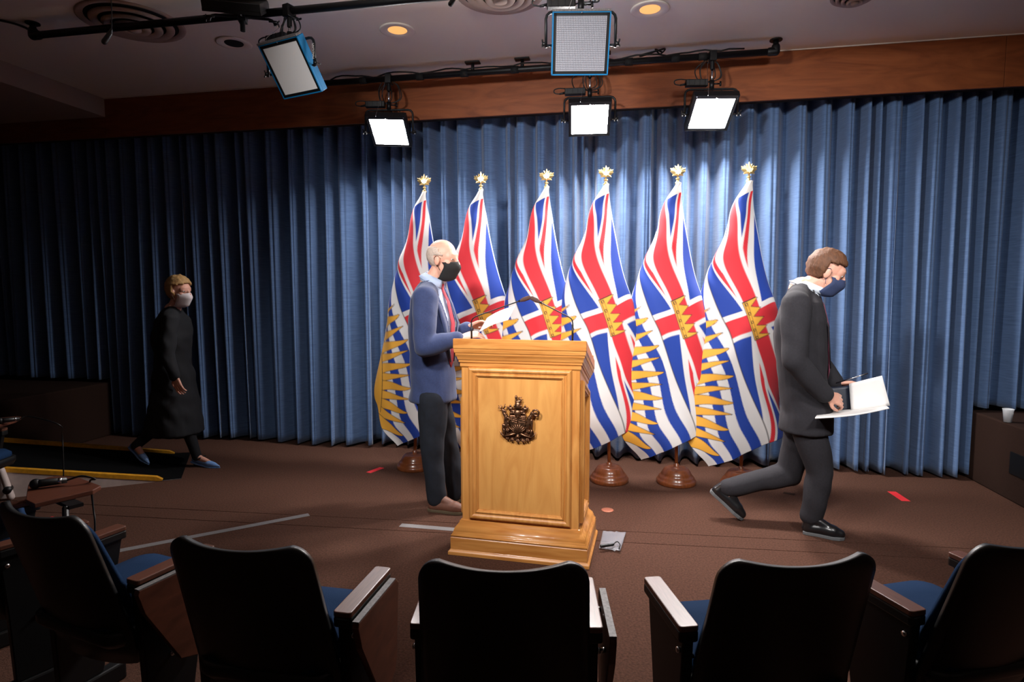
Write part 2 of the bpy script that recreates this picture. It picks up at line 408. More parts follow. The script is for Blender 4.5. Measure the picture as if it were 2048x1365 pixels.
b.build('helmet_and_mantling', 'bronze', crest, True)
b = B(); b.lathe([(.0185, 0), (.02, .01), (.018, .03), (.006, .042)], cp(580, 470, .016), 12)
for i in range(-2, 3): b.ell(cp(580+i*32, 425, .032-.004*abs(i)), (.005, .005, .009))
b.build('crown', 'bronze', crest, True)
b = B(); b.cap(cp(555, 345, .018), cp(620, 330, .018), .010, .009); b.ell(cp(545, 260, .018), (.008, .008, .010)); b.ell(cp(545, 232, .018), (.006, .006, .005))
b.cap(cp(545, 265, .018), cp(560, 330, .018), .006, .008)
for x in (545, 565, 610, 630): b.cap(cp(x, 350, .018), cp(x, 400, .018), .0035, .004)
b.tube(bez([cp(630, 330, .018), cp(655, 300, .018), cp(610, 285, .018), cp(600, 262, .018), cp(655, 255, .018)], 5), .003, 6)
b.build('lion', 'bronze', crest, True)
b = B()   # stag (heraldic left)
b.chain([cp(355, 830, .016), cp(345, 720, .018), cp(350, 640, .02), cp(300, 570, .02), cp(285, 520, .02)], [.014, .014, .013, .009, .009]); b.chain([cp(285, 515, .02), cp(335, 540, .02), cp(350, 545, .02)], [.009, .006, .004])
b.chain([cp(345, 650, .024), cp(400, 660, .026), cp(430, 690, .026)], [.006, .004, .004]); b.chain([cp(350, 700, .024), cp(395, 740, .026), cp(400, 790, .024)], [.006, .004, .003])
b.chain([cp(345, 820, .02), cp(290, 800, .022), cp(285, 900, .02), cp(290, 970, .018)], [.010, .007, .005, .004]); b.chain([cp(365, 830, .018), cp(390, 800, .02), cp(375, 770, .02)], [.010, .008, .005])
for p in ([(275, 510), (235, 470), (195, 430)], [(250, 480), (215, 480), (190, 470)], [(262, 495), (265, 445), (240, 420)], [(290, 500), (310, 450), (330, 395)], [(305, 470), (345, 440)]):
    b.tube([cp(x, y, .02) for x, y in p], [.004]+[.0025]*(len(p)-1), 6)
b.build('stag', 'bronze', crest, True)
b = B()   # ram
b.chain([cp(770, 830, .016), cp(800, 720, .018), cp(810, 650, .02), cp(850, 590, .02), cp(865, 550, .02)], [.014, .015, .014, .010, .011]); b.chain([cp(860, 540, .022), cp(835, 570, .022)], [.009, .006])
b.tube(bez([cp(870, 500, .024), cp(940, 480, .026), cp(995, 520, .026), cp(970, 590, .026), cp(905, 580, .026), cp(910, 535, .026), cp(950, 540, .026)], 5), .0055, 8)
b.chain([cp(810, 650, .024), cp(775, 690, .026), cp(750, 720, .026)], [.007, .004, .004]); b.chain([cp(850, 690, .022), cp(855, 780, .024), cp(860, 870, .02)], [.010, .008, .004])
b.chain([cp(770, 820, .02), cp(740, 850, .022)], [.010, .007])
b.build('ram', 'bronze', crest, True)
for sgn in (-1, 1):
    f_ = lambda x: 575+sgn*(575-x)
    b = B()
    pts = [(f_(545), 960), (f_(490), 950), (f_(400), 990), (f_(310), 1010), (f_(300), 1040), (f_(410), 1025), (f_(520), 985)]
    if sgn > 0: pts = pts
    b.v, b.f = [], []; q = cpoly(pts, .012, .024); b.add(q.v, q.f)
    q = cpoly([(f_(290), 850), (f_(305), 850), (f_(330), 1010), (f_(300), 1010)], .01, .022); b.add(q.v, q.f)
    q = cpoly([(f_(380), 830), (f_(480), 880), (f_(500), 950), (f_(475), 950), (f_(455), 900), (f_(372), 850)], .01, .022); b.add(q.v, q.f)
    b.tube(bez([cp(f_(300), 1030, .016), cp(f_(245), 990, .018), cp(f_(225), 930, .012)], 4), [.006]*8+[.002], 6) if False else b.chain([cp(f_(300), 1020, .016), cp(f_(250), 985, .018), cp(f_(225), 925, .012)], [.006, .005, .002], 8)
    b.build('ribbon', 'bronze', crest, True)
    fl_ = B()
    for k in range(5):
        a = 2*PI*k/5; fl_.ell(cp(f_(370)+math.cos(a)*24, 900+math.sin(a)*24, .02), (.006, .004, .006), n=8, k=6)
    fl_.ell(cp(f_(370), 900, .024), (.004, .004, .004), n=8, k=6); fl_.build('flower', 'bronze', crest, True)
    q = B(); q.ell(cp(f_(430), 480, .018), (.014, .008, .010)); q.ell(cp(f_(430), 440, .018), (.006, .006, .014)); q.ell(cp(f_(385), 460, .016), (.006, .006, .008)); q.ell(cp(f_(470), 460, .016), (.006, .006, .008)); q.cap(cp(f_(440), 500, .016), cp(f_(480), 560, .016), .007)
    q.build('plume', 'bronze', crest, True)
for x, y in ((375, 1065), (460, 1090), (575, 1105), (680, 1100), (765, 1080)):
    q = B()
    for k in range(5):
        a = 2*PI*k/5+.3; q.ell(cp(x+math.cos(a)*22, y+math.sin(a)*22, .016), (.006, .004, .006), n=8, k=6)
    q.ell(cp(x, y, .020), (.004, .004, .004), n=8, k=6); q.build('flower', 'bronze', crest, True)
q = B(); q.lathe([(.012, 0), (.016, .006), (.008, .012), (.006, .02)], cp(575, 1040, .014), 10); q.build('shield_foot', 'bronze', crest, True)

# gooseneck microphones standing on the lectern
def gooseneck(label, x, tip, mid):
    zf = 1.232-SH*.02
    g_ = thing('gooseneck_microphone', label, 'microphone', lec.location+Matrix.Rotation(LA, 3, 'Z') @ V((x, -.155, zf)), LA, 'gooseneck microphones on the lectern')
    B().lathe([(.02, -.012), (.02, .004), (.012, .008), (.009, .012)]).build('mount', 'black_plastic', g_, True)
    B().cyl((0, 0, .005), (0, 0, .10), .0055, n=10).build('lower_stem', 'black_metal', g_, True)
    p = bez([(0, 0, .09), (0, 0, .11), mid[0], mid[1], tip], 8)
    B().tube(p, .0034, 8).build('neck', 'black_metal', g_, True)
    d = (p[-1]-p[-3]).normalized()
    B().chain([p[-1]-d*.004, p[-1]+d*.012, p[-1]+d*.04], [.009, .013, .0115], 14).build('foam_windscreen', 'foam', g_, True)
    B().cyl(p[-1]-d*.022, p[-1]-d*.002, .006, .008, 10).build('capsule_base', 'black_metal', g_, True)
gooseneck('gooseneck microphone at the left end of the lectern top, leaning right', -.285, V((.29, .02, .232)), [V((.02, 0, .135)), V((.10, .005, .165))])
gooseneck('gooseneck microphone at the right end of the lectern top, leaning left', .29, V((-.195, .02, .225)), [V((-.012, 0, .135)), V((-.07, .005, .165))])

# ------------------------------------------------------------------ flags
RAYS = []
for bx0, by0, tx, ty, hw0 in ((120, 262, 225, 182, 14), (104, 350, 265, 258, 34), (88, 458, 300, 352, 30), (72, 550, 335, 452, 36), (68, 625, 345, 540, 30), (80, 703, 368, 638, 34), (85, 765, 362, 732, 30), (88, 832, 370, 828, 35), (88, 902, 365, 916, 31), (88, 973, 345, 1016, 34), (82, 1037, 325, 1104, 32), (106, 1118, 297, 1200, 36)):
    RAYS.append((1370+bx0*.2785, 560+by0*.2785, 1370+tx*.2785, 560+ty*.2785, hw0*.2785*1.22))
def flag_design(S, T, XZ=None):
    Wd = 5/3.; n = S.shape; c = np.zeros(n+(3,)); c[:] = lin((214, 212, 212))
    red, blue, gold, white, dark = [np.array(lin(q)) for q in ((204, 38, 50), (14, 56, 150), (226, 164, 56), (214, 212, 212), (20, 20, 28))]
    x = (S-.5)*Wd; y = T-.75; H = .5
    up = T >= .5; inn = S >= 0
    k = H/Wd; nn = math.sqrt(1+k*k)
    c[up] = blue
    for d in ((y+k*x)/nn, (y-k*x)/nn):
        c[up & (np.abs(d) < .052)] = white
    for d in ((y+k*x)/nn, (y-k*x)/nn):
        c[up & (((x < 0) & (d < .0) & (d > -.033)) | ((x > 0) & (d > 0) & (d < .033)))] = red
    c[up & ((np.abs(x) < .078) | (np.abs(y) < .078))] = white
    c[up & ((np.abs(x) < .05) | (np.abs(y) < .05))] = red
    Tw = T+.017*np.sin(2*PI*2.6*S+.6)
    idx = np.clip(np.floor(Tw/(.5/7)), 0, 6).astype(int)
    lo = ~up; c[lo & (idx % 2 == 1)] = blue; c[lo & (idx % 2 == 0)] = white
    c[(np.abs(T-.5) < .003)] = dark
    # setting sun: rays fan out from the fold at the flag's lower edge
    if XZ is not None:
        X, Z, D = XZ; fr = lo & (D < .035)
        for i, (bx0, by0, tx, ty, hw0) in enumerate(RAYS):
            ax, az = tx-bx0, -(ty-by0); Lr = math.hypot(ax, az); ax /= Lr; az /= Lr
            rx, rz = X-bx0, Z+by0; q = (rx*ax+rz*az)/Lr; e0 = rx*-az+rz*ax; wav = i % 2
            off = 3.4*np.sin(np.clip(q, 0, 1)*5.6)*np.clip(q, 0, 1)**.5*(1-np.clip(q, 0, 1)*.3) if wav else 0*q
            hw = hw0*np.clip(1-q, 0, 1)**(.62 if wav else .85); e = np.abs(e0-off)-hw; ins = fr & (q > -.35) & (q < 1)
            c[ins & (e < .55)] = dark; c[ins & (e < -.45)] = gold
        edge = 1402-6*((-Z-783)/70.)**2
        disc = fr & (-Z > 715) & (-Z < 852)
        c[disc & (X < edge+.9)] = dark; c[disc & (X < edge-.5)] = gold
    # antique crown
    cx = x; cyy = y
    tri = np.abs(((cx/.11+1)*2.0) % 1.0-.5)*2
    top = -.012+.066*tri
    def crown(g): return (np.abs(cx) < .112+g) & (cyy > -.056-g) & (cyy < top+g*1.6)
    c[crown(.005) & up] = dark; c[crown(0) & up] = gold
    band = (np.abs(cx) < .112) & (np.abs(cyy+.034) < .0125)
    c[band & (np.abs(np.abs(cyy+.034)-.011) < .0028)] = dark
    gem = ((cx/.05+.5) % 1.0-.5)*.05
    rr = np.hypot(gem, cyy+.034); c[band & (np.abs(rr-.0075) < .0022)] = dark
    c[np.abs(np.abs(cyy+.012)-0) < 0] = dark
    c[~inn] = lin((212, 208, 204))
    hem = (T > .988); c[hem & (S > .02)] = np.array(lin((196, 206, 228)))
    return c
FCP = [  # s, t, px, py, depth: cloth points of a draped flag
 (-.1, 1, 1503, 367, -.018), (-.1, .8, 1499, 367, -.024), (-.1, .5, 1494, 369, -.012), (-.1, 0, 1497, 369, .012),
 (0, 1, 1503, 386, -.02), (0, .9, 1488, 393, -.035), (0, .83, 1478, 399, -.02), (0, .6, 1476, 402, .03), (0, .3, 1484, 400, .05), (0, 0, 1494, 396, .03),
 (.1, 1, 1508, 418, .01), (.1, .83, 1480, 430, -.05), (.1, .75, 1468, 434, -.02), (.1, .6, 1466, 436, .04), (.1, .3, 1478, 432, .06), (.1, 0, 1490, 424, .05),
 (.25, 1, 1519, 480, 0), (.25, .9, 1501, 481, -.04), (.25, .833, 1484, 483, -.07), (.25, .75, 1466, 488, -.05), (.25, .667, 1452, 492, -.02), (.25, .5, 1452, 500, .05), (.25, .25, 1465, 492, .08), (.25, 0, 1480, 484, .08),
 (.3, .65, 1441, 519, -.02), (.3, .55, 1436, 524, .03), (.3, .4, 1440, 522, .07), (.3, .2, 1455, 515, .1), (.3, 0, 1470, 505, .1),
 (.36, .5, 1430, 557, -.015),
 (.4, 1, 1539, 562, 0), (.4, .75, 1490, 575, -.1), (.4, .6, 1457, 588, -.09), (.4, .5, 1438, 592, -.05), (.4, .4, 1421, 604, -.01), (.4, .3, 1412, 617, .03), (.4, .15, 1411, 628, .08), (.4, 0, 1420, 625, .11),
 (.5, 1, 1558, 617, 0), (.5, .75, 1510, 634, -.12), (.5, .5, 1463, 655, -.11), (.5, .25, 1423, 716, -.08), (.5, .1, 1396, 757, -.035), (.5, 0, 1381, 790, .0),
 (.6, 1, 1568, 690, .06), (.6, .95, 1571, 674, .0), (.6, .75, 1526, 682, -.12), (.6, .5, 1477, 700, -.12), (.6, .25, 1433, 768, -.1), (.6, 0, 1387, 838, -.02),
 (.75, 1, 1545, 765, .09), (.75, .83, 1572, 752, -.01), (.75, .75, 1550, 752, -.09), (.75, .5, 1501, 766, -.13), (.75, .25, 1452, 826, -.13), (.75, 0, 1402, 880, -.06),
 (1, 0, 1434, 921, -.08), (1, .25, 1480, 900, -.14), (1, .5, 1541, 871, -.1), (1, .69, 1579, 859, -.02), (1, .85, 1562, 868, .06), (1, 1, 1535, 875, .11)]
def tps(src, dst, q):
    def U(r2): return np.where(r2 > 1e-12, r2*np.log(np.maximum(r2, 1e-12)), 0)
    n = len(src); d = ((src[:, None]-src[None])**2).sum(-1); K = U(d)+np.eye(n)*1e-5
    P = np.hstack([np.ones((n, 1)), src]); A = np.zeros((n+3, n+3)); A[:n, :n] = K; A[:n, n:] = P; A[n:, :n] = P.T
    sol = np.linalg.solve(A, np.vstack([dst, np.zeros((3, dst.shape[1]))]))
    out = np.zeros((len(q), dst.shape[1]))
    for i in range(0, len(q), 20000):
        qq = q[i:i+20000]; out[i:i+20000] = U(((qq[:, None]-src[None])**2).sum(-1)) @ sol[:n]+np.hstack([np.ones((len(qq), 1)), qq]) @ sol[n:]
    return out
def flag_mesh(seed, sx=1., sz=1.):
    rs = np.random.RandomState(seed); NS, NT = 380, 200
    cps = np.array(FCP, float); src = cps[:, :2]*np.array([1.4, 1.])
    k = 4.5/FPX*1.005; z0 = 1.5+(585-372)*k
    px_ = cps[:, 2]-1497; px_ = np.where(px_ < 0, px_*1.11, px_*1.04)
    dst = np.stack([px_*k*sx, cps[:, 4], z0-(cps[:, 3]-372)*k*1.012*sz], 1)
    low = np.clip((cps[:, 0]-.2)/.8, 0, 1)
    dst[:, 0] += rs.normal(0, .009, len(cps))*low; dst[:, 2] += rs.normal(0, .009, len(cps))*low; dst[:, 1] += rs.normal(0, .010, len(cps))*low
    s = np.linspace(-.1, 1, NS); t_ = np.linspace(0, 1, NT); S, T = np.meshgrid(s, t_, indexing='ij')
    pos = tps(src, dst, np.stack([S.ravel()*1.4, T.ravel()], 1))
    # shallow drape folds radiating from the pole top
    amp = .011*np.clip(S.ravel(), 0, 1); ph = rs.uniform(0, 6)
    pos[:, 1] += amp*np.sin(T.ravel()*17+ph+S.ravel()*2.2)+.4*amp*np.sin(T.ravel()*39+2*ph-S.ravel()*3)
    d0 = np.stack([cps[:, 2], cps[:, 4], -cps[:, 3]], 1)
    flat = tps(src, d0, np.stack([S.ravel()*1.4, T.ravel()], 1))
    fl3 = [flat[:, i].reshape(S.shape) for i in (0, 2, 1)]; hs, ht = s[1]-s[0], t_[1]-t_[0]; gr = [np.gradient(q) for q in fl3]
    col = 0
    for oa in (-.33, 0, .33):
        for ob in (-.33, 0, .33):
            col = col+flag_design(S+oa*hs, T+ob*ht, [q+oa*g_[0]+ob*g_[1] for q, g_ in zip(fl3, gr)]).reshape(-1, 3)/9.
    idx = np.arange(NS*NT).reshape(NS, NT)
    fs = np.stack([idx[:-1, :-1], idx[1:, :-1], idx[1:, 1:], idx[:-1, 1:]], -1).reshape(-1, 4)
    me = bpy.data.meshes.new('cloth'); me.from_pydata(pos.tolist(), [], fs.tolist())
    a = me.color_attributes.new('print', 'FLOAT_COLOR', 'POINT'); a.data.foreach_set('color', np.hstack([col, np.ones((len(col), 1))]).ravel().astype(np.float32))
    return me
LEAF = [(0, .072), (.010, .05), (.024, .058), (.020, .028), (.036, .046), (.040, .036), (.058, .040), (.052, .024), (.058, .017), (.036, -.006), (.042, -.018), (.014, -.016), (.006, -.018), (.006, -.034)]
LEAF = LEAF+[(-x, z) for x, z in reversed(LEAF[1:])]
def flag(label, base, rz=0, tilt=(0, 0), seed=0, sx=1, sz=1):
    f_ = thing('flag_on_stand', label, 'flag', base, rz, 'provincial flags on wooden stands')
    st = B().lathe([(.150, 0), (.153, .006), (.153, .028), (.146, .036), (.138, .040), (.137, .052), (.128, .062), (.118, .066), (.117, .078), (.104, .100), (.094, .112), (.088, .118), (.06, .122), (.022, .124), (.020, .15), (.016, .155)], n=36).build('stand', 'turned_wood', f_, True)
    B().cyl((0, 0, .12), (tilt[0], tilt[1], 2.325), .013, n=12).build('pole', 'pole_wood', f_, True)
    me = flag_mesh(seed, sx, sz); c = obj('cloth', me, 'flag_print', f_, True); sd = c.modifiers.new('t', 'SOLIDIFY'); sd.thickness = .0015; sd.offset = 1
    c.location = (tilt[0], tilt[1]-.012, 0)
    sub(c, 'printed cloth with union cross, antique crown, wavy bars and setting sun')
    fe = B().lathe([(.013, 2.315), (.019, 2.32), (.019, 2.332), (.011, 2.338), (.010, 2.352), (.016, 2.356), (.016, 2.362), (.008, 2.366)], (tilt[0], tilt[1], 0), n=16).build('ferrule', 'brass', f_, True)
    lf = B(); n = len(LEAF); cx, cz = tilt[0], 2.398
    front = [(cx+x, tilt[1]-.003, cz+z) for x, z in LEAF]; back = [(cx+x, tilt[1]+.003, cz+z) for x, z in LEAF]
    mid = [(cx+x*.45, tilt[1]-.013, cz+.008+(z-.008)*.5) for x, z in LEAF]; midb = [(cx+x*.45, tilt[1]+.013, cz+.008+(z-.008)*.5) for x, z in LEAF]
    lf.add(front+back+mid+midb, [(j, (j+1) % n, n+(j+1) % n, n+j) for j in range(n)]+[(j, 2*n+j, 2*n+(j+1) % n, (j+1) % n) for j in range(n)]+[(n+j, n+(j+1) % n, 3*n+(j+1) % n, 3*n+j) for j in range(n)]+[tuple(range(2*n, 3*n)), tuple(reversed(range(3*n, 4*n)))])
    lf.build('maple_leaf_finial', 'brass', f_)
    return f_
FL = [('leftmost flag, partly hidden behind the man in the navy blazer', 830, 936, 849, 366), ('second flag from the left, beside the masked face of the navy-blazer man', 955, 943, 962, 361),
      ('third flag from the left, behind the middle of the lectern and its microphones', 1086, 952, 1093, 359), ('fourth flag from the left, rising behind the right end of the lectern', 1218, 962, 1212, 354),
      ('fifth flag from the left, between the lectern and the rightmost flag', 1352, 966, 1356, 347), ('rightmost flag, just left of the man in the charcoal suit', 1481, 972, 1498, 347)]
for i, (lb, bx_, by_, fx, fy) in enumerate(FL):
    base = F(bx_, by_); top = W(fx, fy, base.y)
    flag(lb, base, R(-5), (top.x-base.x, -.0), 40+i, .97+.02*(i % 2)-.06*(i == 0), 1+.012*((i % 3)-1))

# ------------------------------------------------------------------ overhead pipes and lamps
def elbow_pipe(label, a, b_, za, rise=True):
    d = (b_-a).normalized(); t_ = thing('lighting_pipe', label, 'pipe', (a+b_)/2)
    B().cyl(a, b_, .024, n=16).build('pipe', 'black_metal', t_, True, world=True)
    for p, s_ in ((a, -1), (b_, 1)):
        B().chain([p-d*s_*.04, p, p+V((0, 0, .03))], [.031, .031, .031], 14).build('elbow', 'black_metal', t_, True, world=True)
        B().cyl(p+V((0, 0, .02)), V((p.x, p.y, CEIL)), .02, n=12).build('riser', 'black_metal', t_, True, world=True)
        B().lathe([(.045, -.008), (.045, 0)], (p.x, p.y, CEIL), 16).build('flange', 'black_metal', t_, world=True)
    return t_
bp_a = RM(-1.63, .40, 3.285); bp_b = RM(2.07, .40, 3.285)
back_pipe = elbow_pipe('long black lighting pipe in front of the plywood valance', bp_a, bp_b, 3.285)
for u in (-.25, .16, .80):
    B().cyl(RM(u, .40, 3.285), RM(u, .40, CEIL), .014, n=10).build('hanger', 'black_metal', back_pipe, True, world=True)
    b = B(); roombox(b, u-.06, u+.06, .37, .43, CEIL-.012, CEIL-.001); b.build('hanger_plate', 'black_metal', back_pipe, world=True)
for u in (-1.2, -.7, -.32, .1, .5, .62, 1.0, 1.35, 1.55):
    b = B(); p = RM(u, .40, 3.285); b.tube([p-UX*.03, p+UX*.03], .028, 14); b.build('tape_wrap', 'black_matte', back_pipe, True, world=True)
cb = B()
pts = []
for i in range(60):
    u = -1.5+3.35*i/59; pts.append(RM(u, .40+.02*math.sin(i*.7), 3.285+.024+abs(.022*math.sin(i*.45))+.012*mnoise.noise(V((i*.4, 0, 0)))))
tag(B().tube(pts, .006, 6).build('power_cable', 'cable', None, True), 'black power cable lying along the top of the rear lighting pipe', 'cable')
rngc = random.Random(4)
cl_pts = [RM(1.18+rngc.uniform(-.12, .1), .40+rngc.uniform(-.03, .03), 3.325+rngc.uniform(-.005, .04)) for _ in range(9)]
tag(B().tube(bez(cl_pts, 6), .006, 6).build('cable_bundle', 'cable', None, True), 'bundle of coiled black cable on the pipe right of centre', 'cable')
fp_a = RM(-3.08, 1.66, 3.285); fp_b = RM(3.3, 1.66, 3.285)
elbow_pipe('black lighting pipe nearer the camera at the top left', fp_a, fp_b, 3.285)

def panel_lamp(label, pipe_pt, yaw, tilt, drop, lit, body, size=.33, yoke=.20, roll=0, text=None, supply=True, key=None, group=None, seed=0, fwd=0.):
    """panel light hanging below a pipe; local -y is the facing direction"""
    t_ = thing('panel_light', label, 'stage light', pipe_pt, yaw, group); rnd = random.Random(seed)
    b = B(); b.box((0, 0, -.005), (.05, .07, .075)); b.cyl((0, 0, -.03), (0, 0, -.10), .016, n=12); b.cyl((-.0, .03, -.02), (0, .075, -.02), .008, n=8); b.box((0, .08, -.02), (.045, .008, .012))
    b.build('pipe_clamp', 'black_metal', t_, bevel=.004)
    B().cyl((0, 0, -.08), (0, 0, -drop+.02), .009, n=12).build('spigot', 'chrome', t_, True)
    b = B(); b.cyl((0, 0, -drop+.055), (0, 0, -drop-.012), .018, n=14); b.cyl((.01, 0, -drop+.03), (.06, 0, -drop+.03), .006, n=8); b.box((.065, 0, -drop+.03), (.012, .01, .035)); b.build('socket', 'black_metal', t_, True)
    hw = size/2+.035; zt = -drop; zp = -drop-yoke
    pts = []
    for sx in (-1, 1):
        arm = [V((sx*hw, 0, zp-.02)), V((sx*hw, 0, zt-.05))]+[V((sx*(hw-.04+.04*math.cos(a)), 0, zt-.05+.04*math.sin(a))) for a in (R(30), R(60), R(90))]
        pts = arm if sx < 0 else pts+arm[::-1]
    yk = B().tube(pts, .0085, 10).build('yoke', 'black_metal', t_, True)
    if text:
        cu = bpy.data.curves.new('t', 'FONT'); cu.body = text; cu.size = .022; cu.extrude = .0004; cu.align_x = 'CENTER'; cu.align_y = 'CENTER'
        to = bpy.data.objects.new('t', cu); COL.objects.link(to); dg = bpy.context.evaluated_depsgraph_get()
        tm = bpy.data.meshes.new_from_object(to.evaluated_get(dg)); bpy.data.objects.remove(to)
        tm.transform(Matrix.Translation((hw, -.0095, zp+.07)) @ Matrix.Rotation(-PI/2, 4, 'Y') @ Matrix.Rotation(PI/2, 4, 'X'))
        obj('lettering', tm, 'bead', yk)
    M_ = Matrix.Translation((0, fwd, zp)) @ Matrix.Rotation(roll, 4, 'Y') @ Matrix.Rotation(-tilt, 4, 'X')
    h = size/2; dp = .055
    b = B()
    b.box((0, dp/2+.004, 0), (size, dp-.008, size), M_)
    hs = b.build('housing', body, t_, bevel=.004)
    b = B(); e = .007
    for c_, d_ in (((0, 0, h-e/2), (size, .018, e)), ((0, 0, -h+e/2), (size, .018, e)), ((-h+e/2, 0, 0), (e, .018, size)), ((h-e/2, 0, 0), (e, .018, size))): b.box(c_, d_, M_)
    b.build('rim', body, t_)
    b = B(); e2 = .017
    q = h-e
    for c_, d_ in (((0, .001, q-e2/2), (2*q, .014, e2)), ((0, .001, -q+e2/2), (2*q, .014, e2)), ((-q+e2/2, .001, 0), (e2, .014, 2*q)), ((q-e2/2, .001, 0), (e2, .014, 2*q))): b.box(c_, d_, M_)
    b.build('face_frame', 'black_plastic', t_)
    q2 = q-e2
    B().box((0, .0, 0), (2*q2, .006, 2*q2), M_).build('diffuser', ('dim_lit_diffuser' if lit == 'dim' else 'lit_diffuser') if lit else ('white_diffuser' if text else 'off_diffuser'), t_)
    if not lit and not key and not text:
        b = B(); m = 30
        for i in range(m+1):
            x = -q2+2*q2*i/m; b.box((x, -.005, 0), (.0022, .005, 2*q2), M_); b.box((0, -.005, x), (2*q2, .005, .0022), M_)
        b.build('louvre_grid', 'grid', t_, kind='stuff')
    b = B(); b.box((0, .012, h+.006), (size, .05, .012), M_); b.build('gel_slot', 'black_metal' if lit else 'tablet_edge', t_)
    b = B()
    b.ell(M_ @ V((0, -.012, h-.008)), (.004, .004, .004)); b.ell(M_ @ V((-h+.015, -.01, h+.004)), (.004, .004, .004)); b.ell(M_ @ V((h-.015, -.01, h+.004)), (.004, .004, .004)); b.build('catch_screw', 'chrome', t_, True)
    for sx in (-1, 1):
        b = B(); b.cyl((sx*(h-.002), 0+.02, zp), (sx*(hw+.012), .02, zp), .007, n=10); b.cyl((sx*(hw-.001), 0, zp), (sx*(hw+.02), 0, zp), .012, n=12)
        for a in range(3): b.cap((sx*(hw+.018), 0, zp), (sx*(hw+.022), .022*math.cos(a*2.1), zp+.022*math.sin(a*2.1)), .0045, .005, 8)
        b.build('tilt_knob', 'black_plastic', t_, True)
    if supply:
        b = B(); b.box((-.115, .0, zt+.035), (.165, .055, .05)); ps = b.build('power_supply', 'black_plastic', t_, bevel=.006)
        for k in range(4):
            B().box((-.175+.04*k, -.029, zt+.035), (.004, .004, .044)).build('rib', 'black_metal', ps)
        b = B(); b.cyl((-.195, 0, zt+.03), (-.24, 0, zt+.022), .010, .006, 10)
        b.tube(bez([(-.235, 0, zt+.022), (-.275, 0, zt+.03), (-.28, 0, zt+.055), (-.24, .0, zt+.066), (-.17, .01, zt+.062)], 6), .0045, 8)
        b.build('plug_loop', 'cable', ps, True)
    for k in range(3 if supply else 0):
        r_ = .05+.018*k; x0 = rnd.uniform(-.04, .03); b = B()
        b.tube(bez([(x0-.03, .02, -.02), (x0-r_*1.2, .02+.01*k, -.09), (x0-r_*.9, .02, -drop*.75), (x0-.01, .02, -drop+.05), (x0+r_, .015, -drop*.65), (x0+r_*.8, .02, -.06), (x0+.02, .02, -.02)], 7), .0042, 8)
        b.build('cable_loop', 'cable', t_, True)
    for k in range(3 if supply else 0):
        b = B(); x0 = -.06+.07*k
        b.tube(bez([V((x0, .02, zt-.01)), V((x0+.03, .05, zt-.05)), M_ @ V((x0+.05*(k-1), dp+.01, h*.6)), M_ @ V((x0, dp, h*.2))], 7), .004, 8); b.build('lead', 'cable', t_, True)
    b = B(); b.tube(bez([(-.03, -.01, -.02), (-.045, -.03, -drop*.5), M_ @ V((-.07, -.006, h+.03)), M_ @ V((-.075, -.006, h+.012))], 6), .0018, 6); b.build('safety_wire', 'chrome', t_, True)
    return t_
def on_back(px): 
    d = ray(px, 150); # plane of the rear pipe
    n_ = VX; t_ = (RM(0, .40, 0)-V((0, 0, CAMZ))).dot(n_)/d.dot(n_); p = V((0, 0, CAMZ))+d*t_; return RM((p-RO).dot(UX), .40, 3.285)
def on_front(px):
    d = ray(px, 10); n_ = VX; t_ = (RM(0, 1.66, 0)-V((0, 0, CAMZ))).dot(n_)/d.dot(n_); p = V((0, 0, CAMZ))+d*t_; return RM((p-RO).dot(UX), 1.66, 3.285)
GL = 'lit panel lights on the rear pipe'
panel_lamp('lit white panel light, leftmost of the three glowing above the flags', on_back(777), R(-2), R(-60), .245, 'dim', 'black_metal', .33, .19, roll=R(2), group=GL, seed=1)
panel_lamp('lit white panel light, middle of the three, below the blue-framed panel', on_back(1180), R(-6), R(-57), .24, True, 'black_metal', .33, .18, group=GL, seed=2)
panel_lamp('lit white panel light, rightmost of the three, near the pipe end', on_back(1424), R(-2), R(-58), .235, True, 'black_metal', .33, .19, group=GL, seed=3)
GB = 'blue-framed panel lights on the front pipe'
panel_lamp('unlit blue-framed panel light turned aside, hanging at the upper left', on_front(578), R(-27), R(-36), .185, False, 'blue_paint', .34, .17, roll=R(0), text='MACCAM', group=GB, seed=4)
panel_lamp('unlit blue-framed panel light facing the camera at top centre', on_front(1162), R(-1), R(-22), .15, False, 'blue_paint', .335, .19, group=GB, seed=5)
# lamp seen from behind at the top edge: faces the stage
panel_lamp('black panel light seen from behind at the top left edge', on_front(484), R(180+12), R(-62), .0, False, 'black_plastic', .33, .03, supply=False, key=True, seed=6, fwd=.15)
# key lamps on a third pipe above the seats
kp = elbow_pipe('black lighting pipe over the audience seats, above the camera', RM(-3.0, 5.0, 3.285), RM(2.6, 4.6, 3.285), 3.285)
for i, (loc, aim, watts, spread) in enumerate(KEYS):
    d = (V(aim)-V(loc)); yaw = math.atan2(d.x, -d.y)
    tilt = -math.atan2(-d.z, math.hypot(d.x, d.y))
    ld = bpy.data.lights.new('key_lamp', 'AREA'); ld.energy = watts; ld.shape = 'SQUARE'; ld.size = .34; ld.spread = R(spread*2); ld.color = (1, .97, .95)
    lo = bpy.data.objects.new('key_lamp', ld); COL.objects.link(lo); lo.location = V(loc)+d.normalized()*.05; lo.rotation_euler = d.to_track_quat('-Z', 'Y').to_euler()
    panel_lamp(['key panel light over the seats, left', 'key panel light over the seats, centre', 'key panel light over the seats, right'][i], V((loc[0], loc[1], 3.285)), yaw, tilt, .06, False, 'black_metal', .36, .105, supply=False, key=True, seed=10+i)

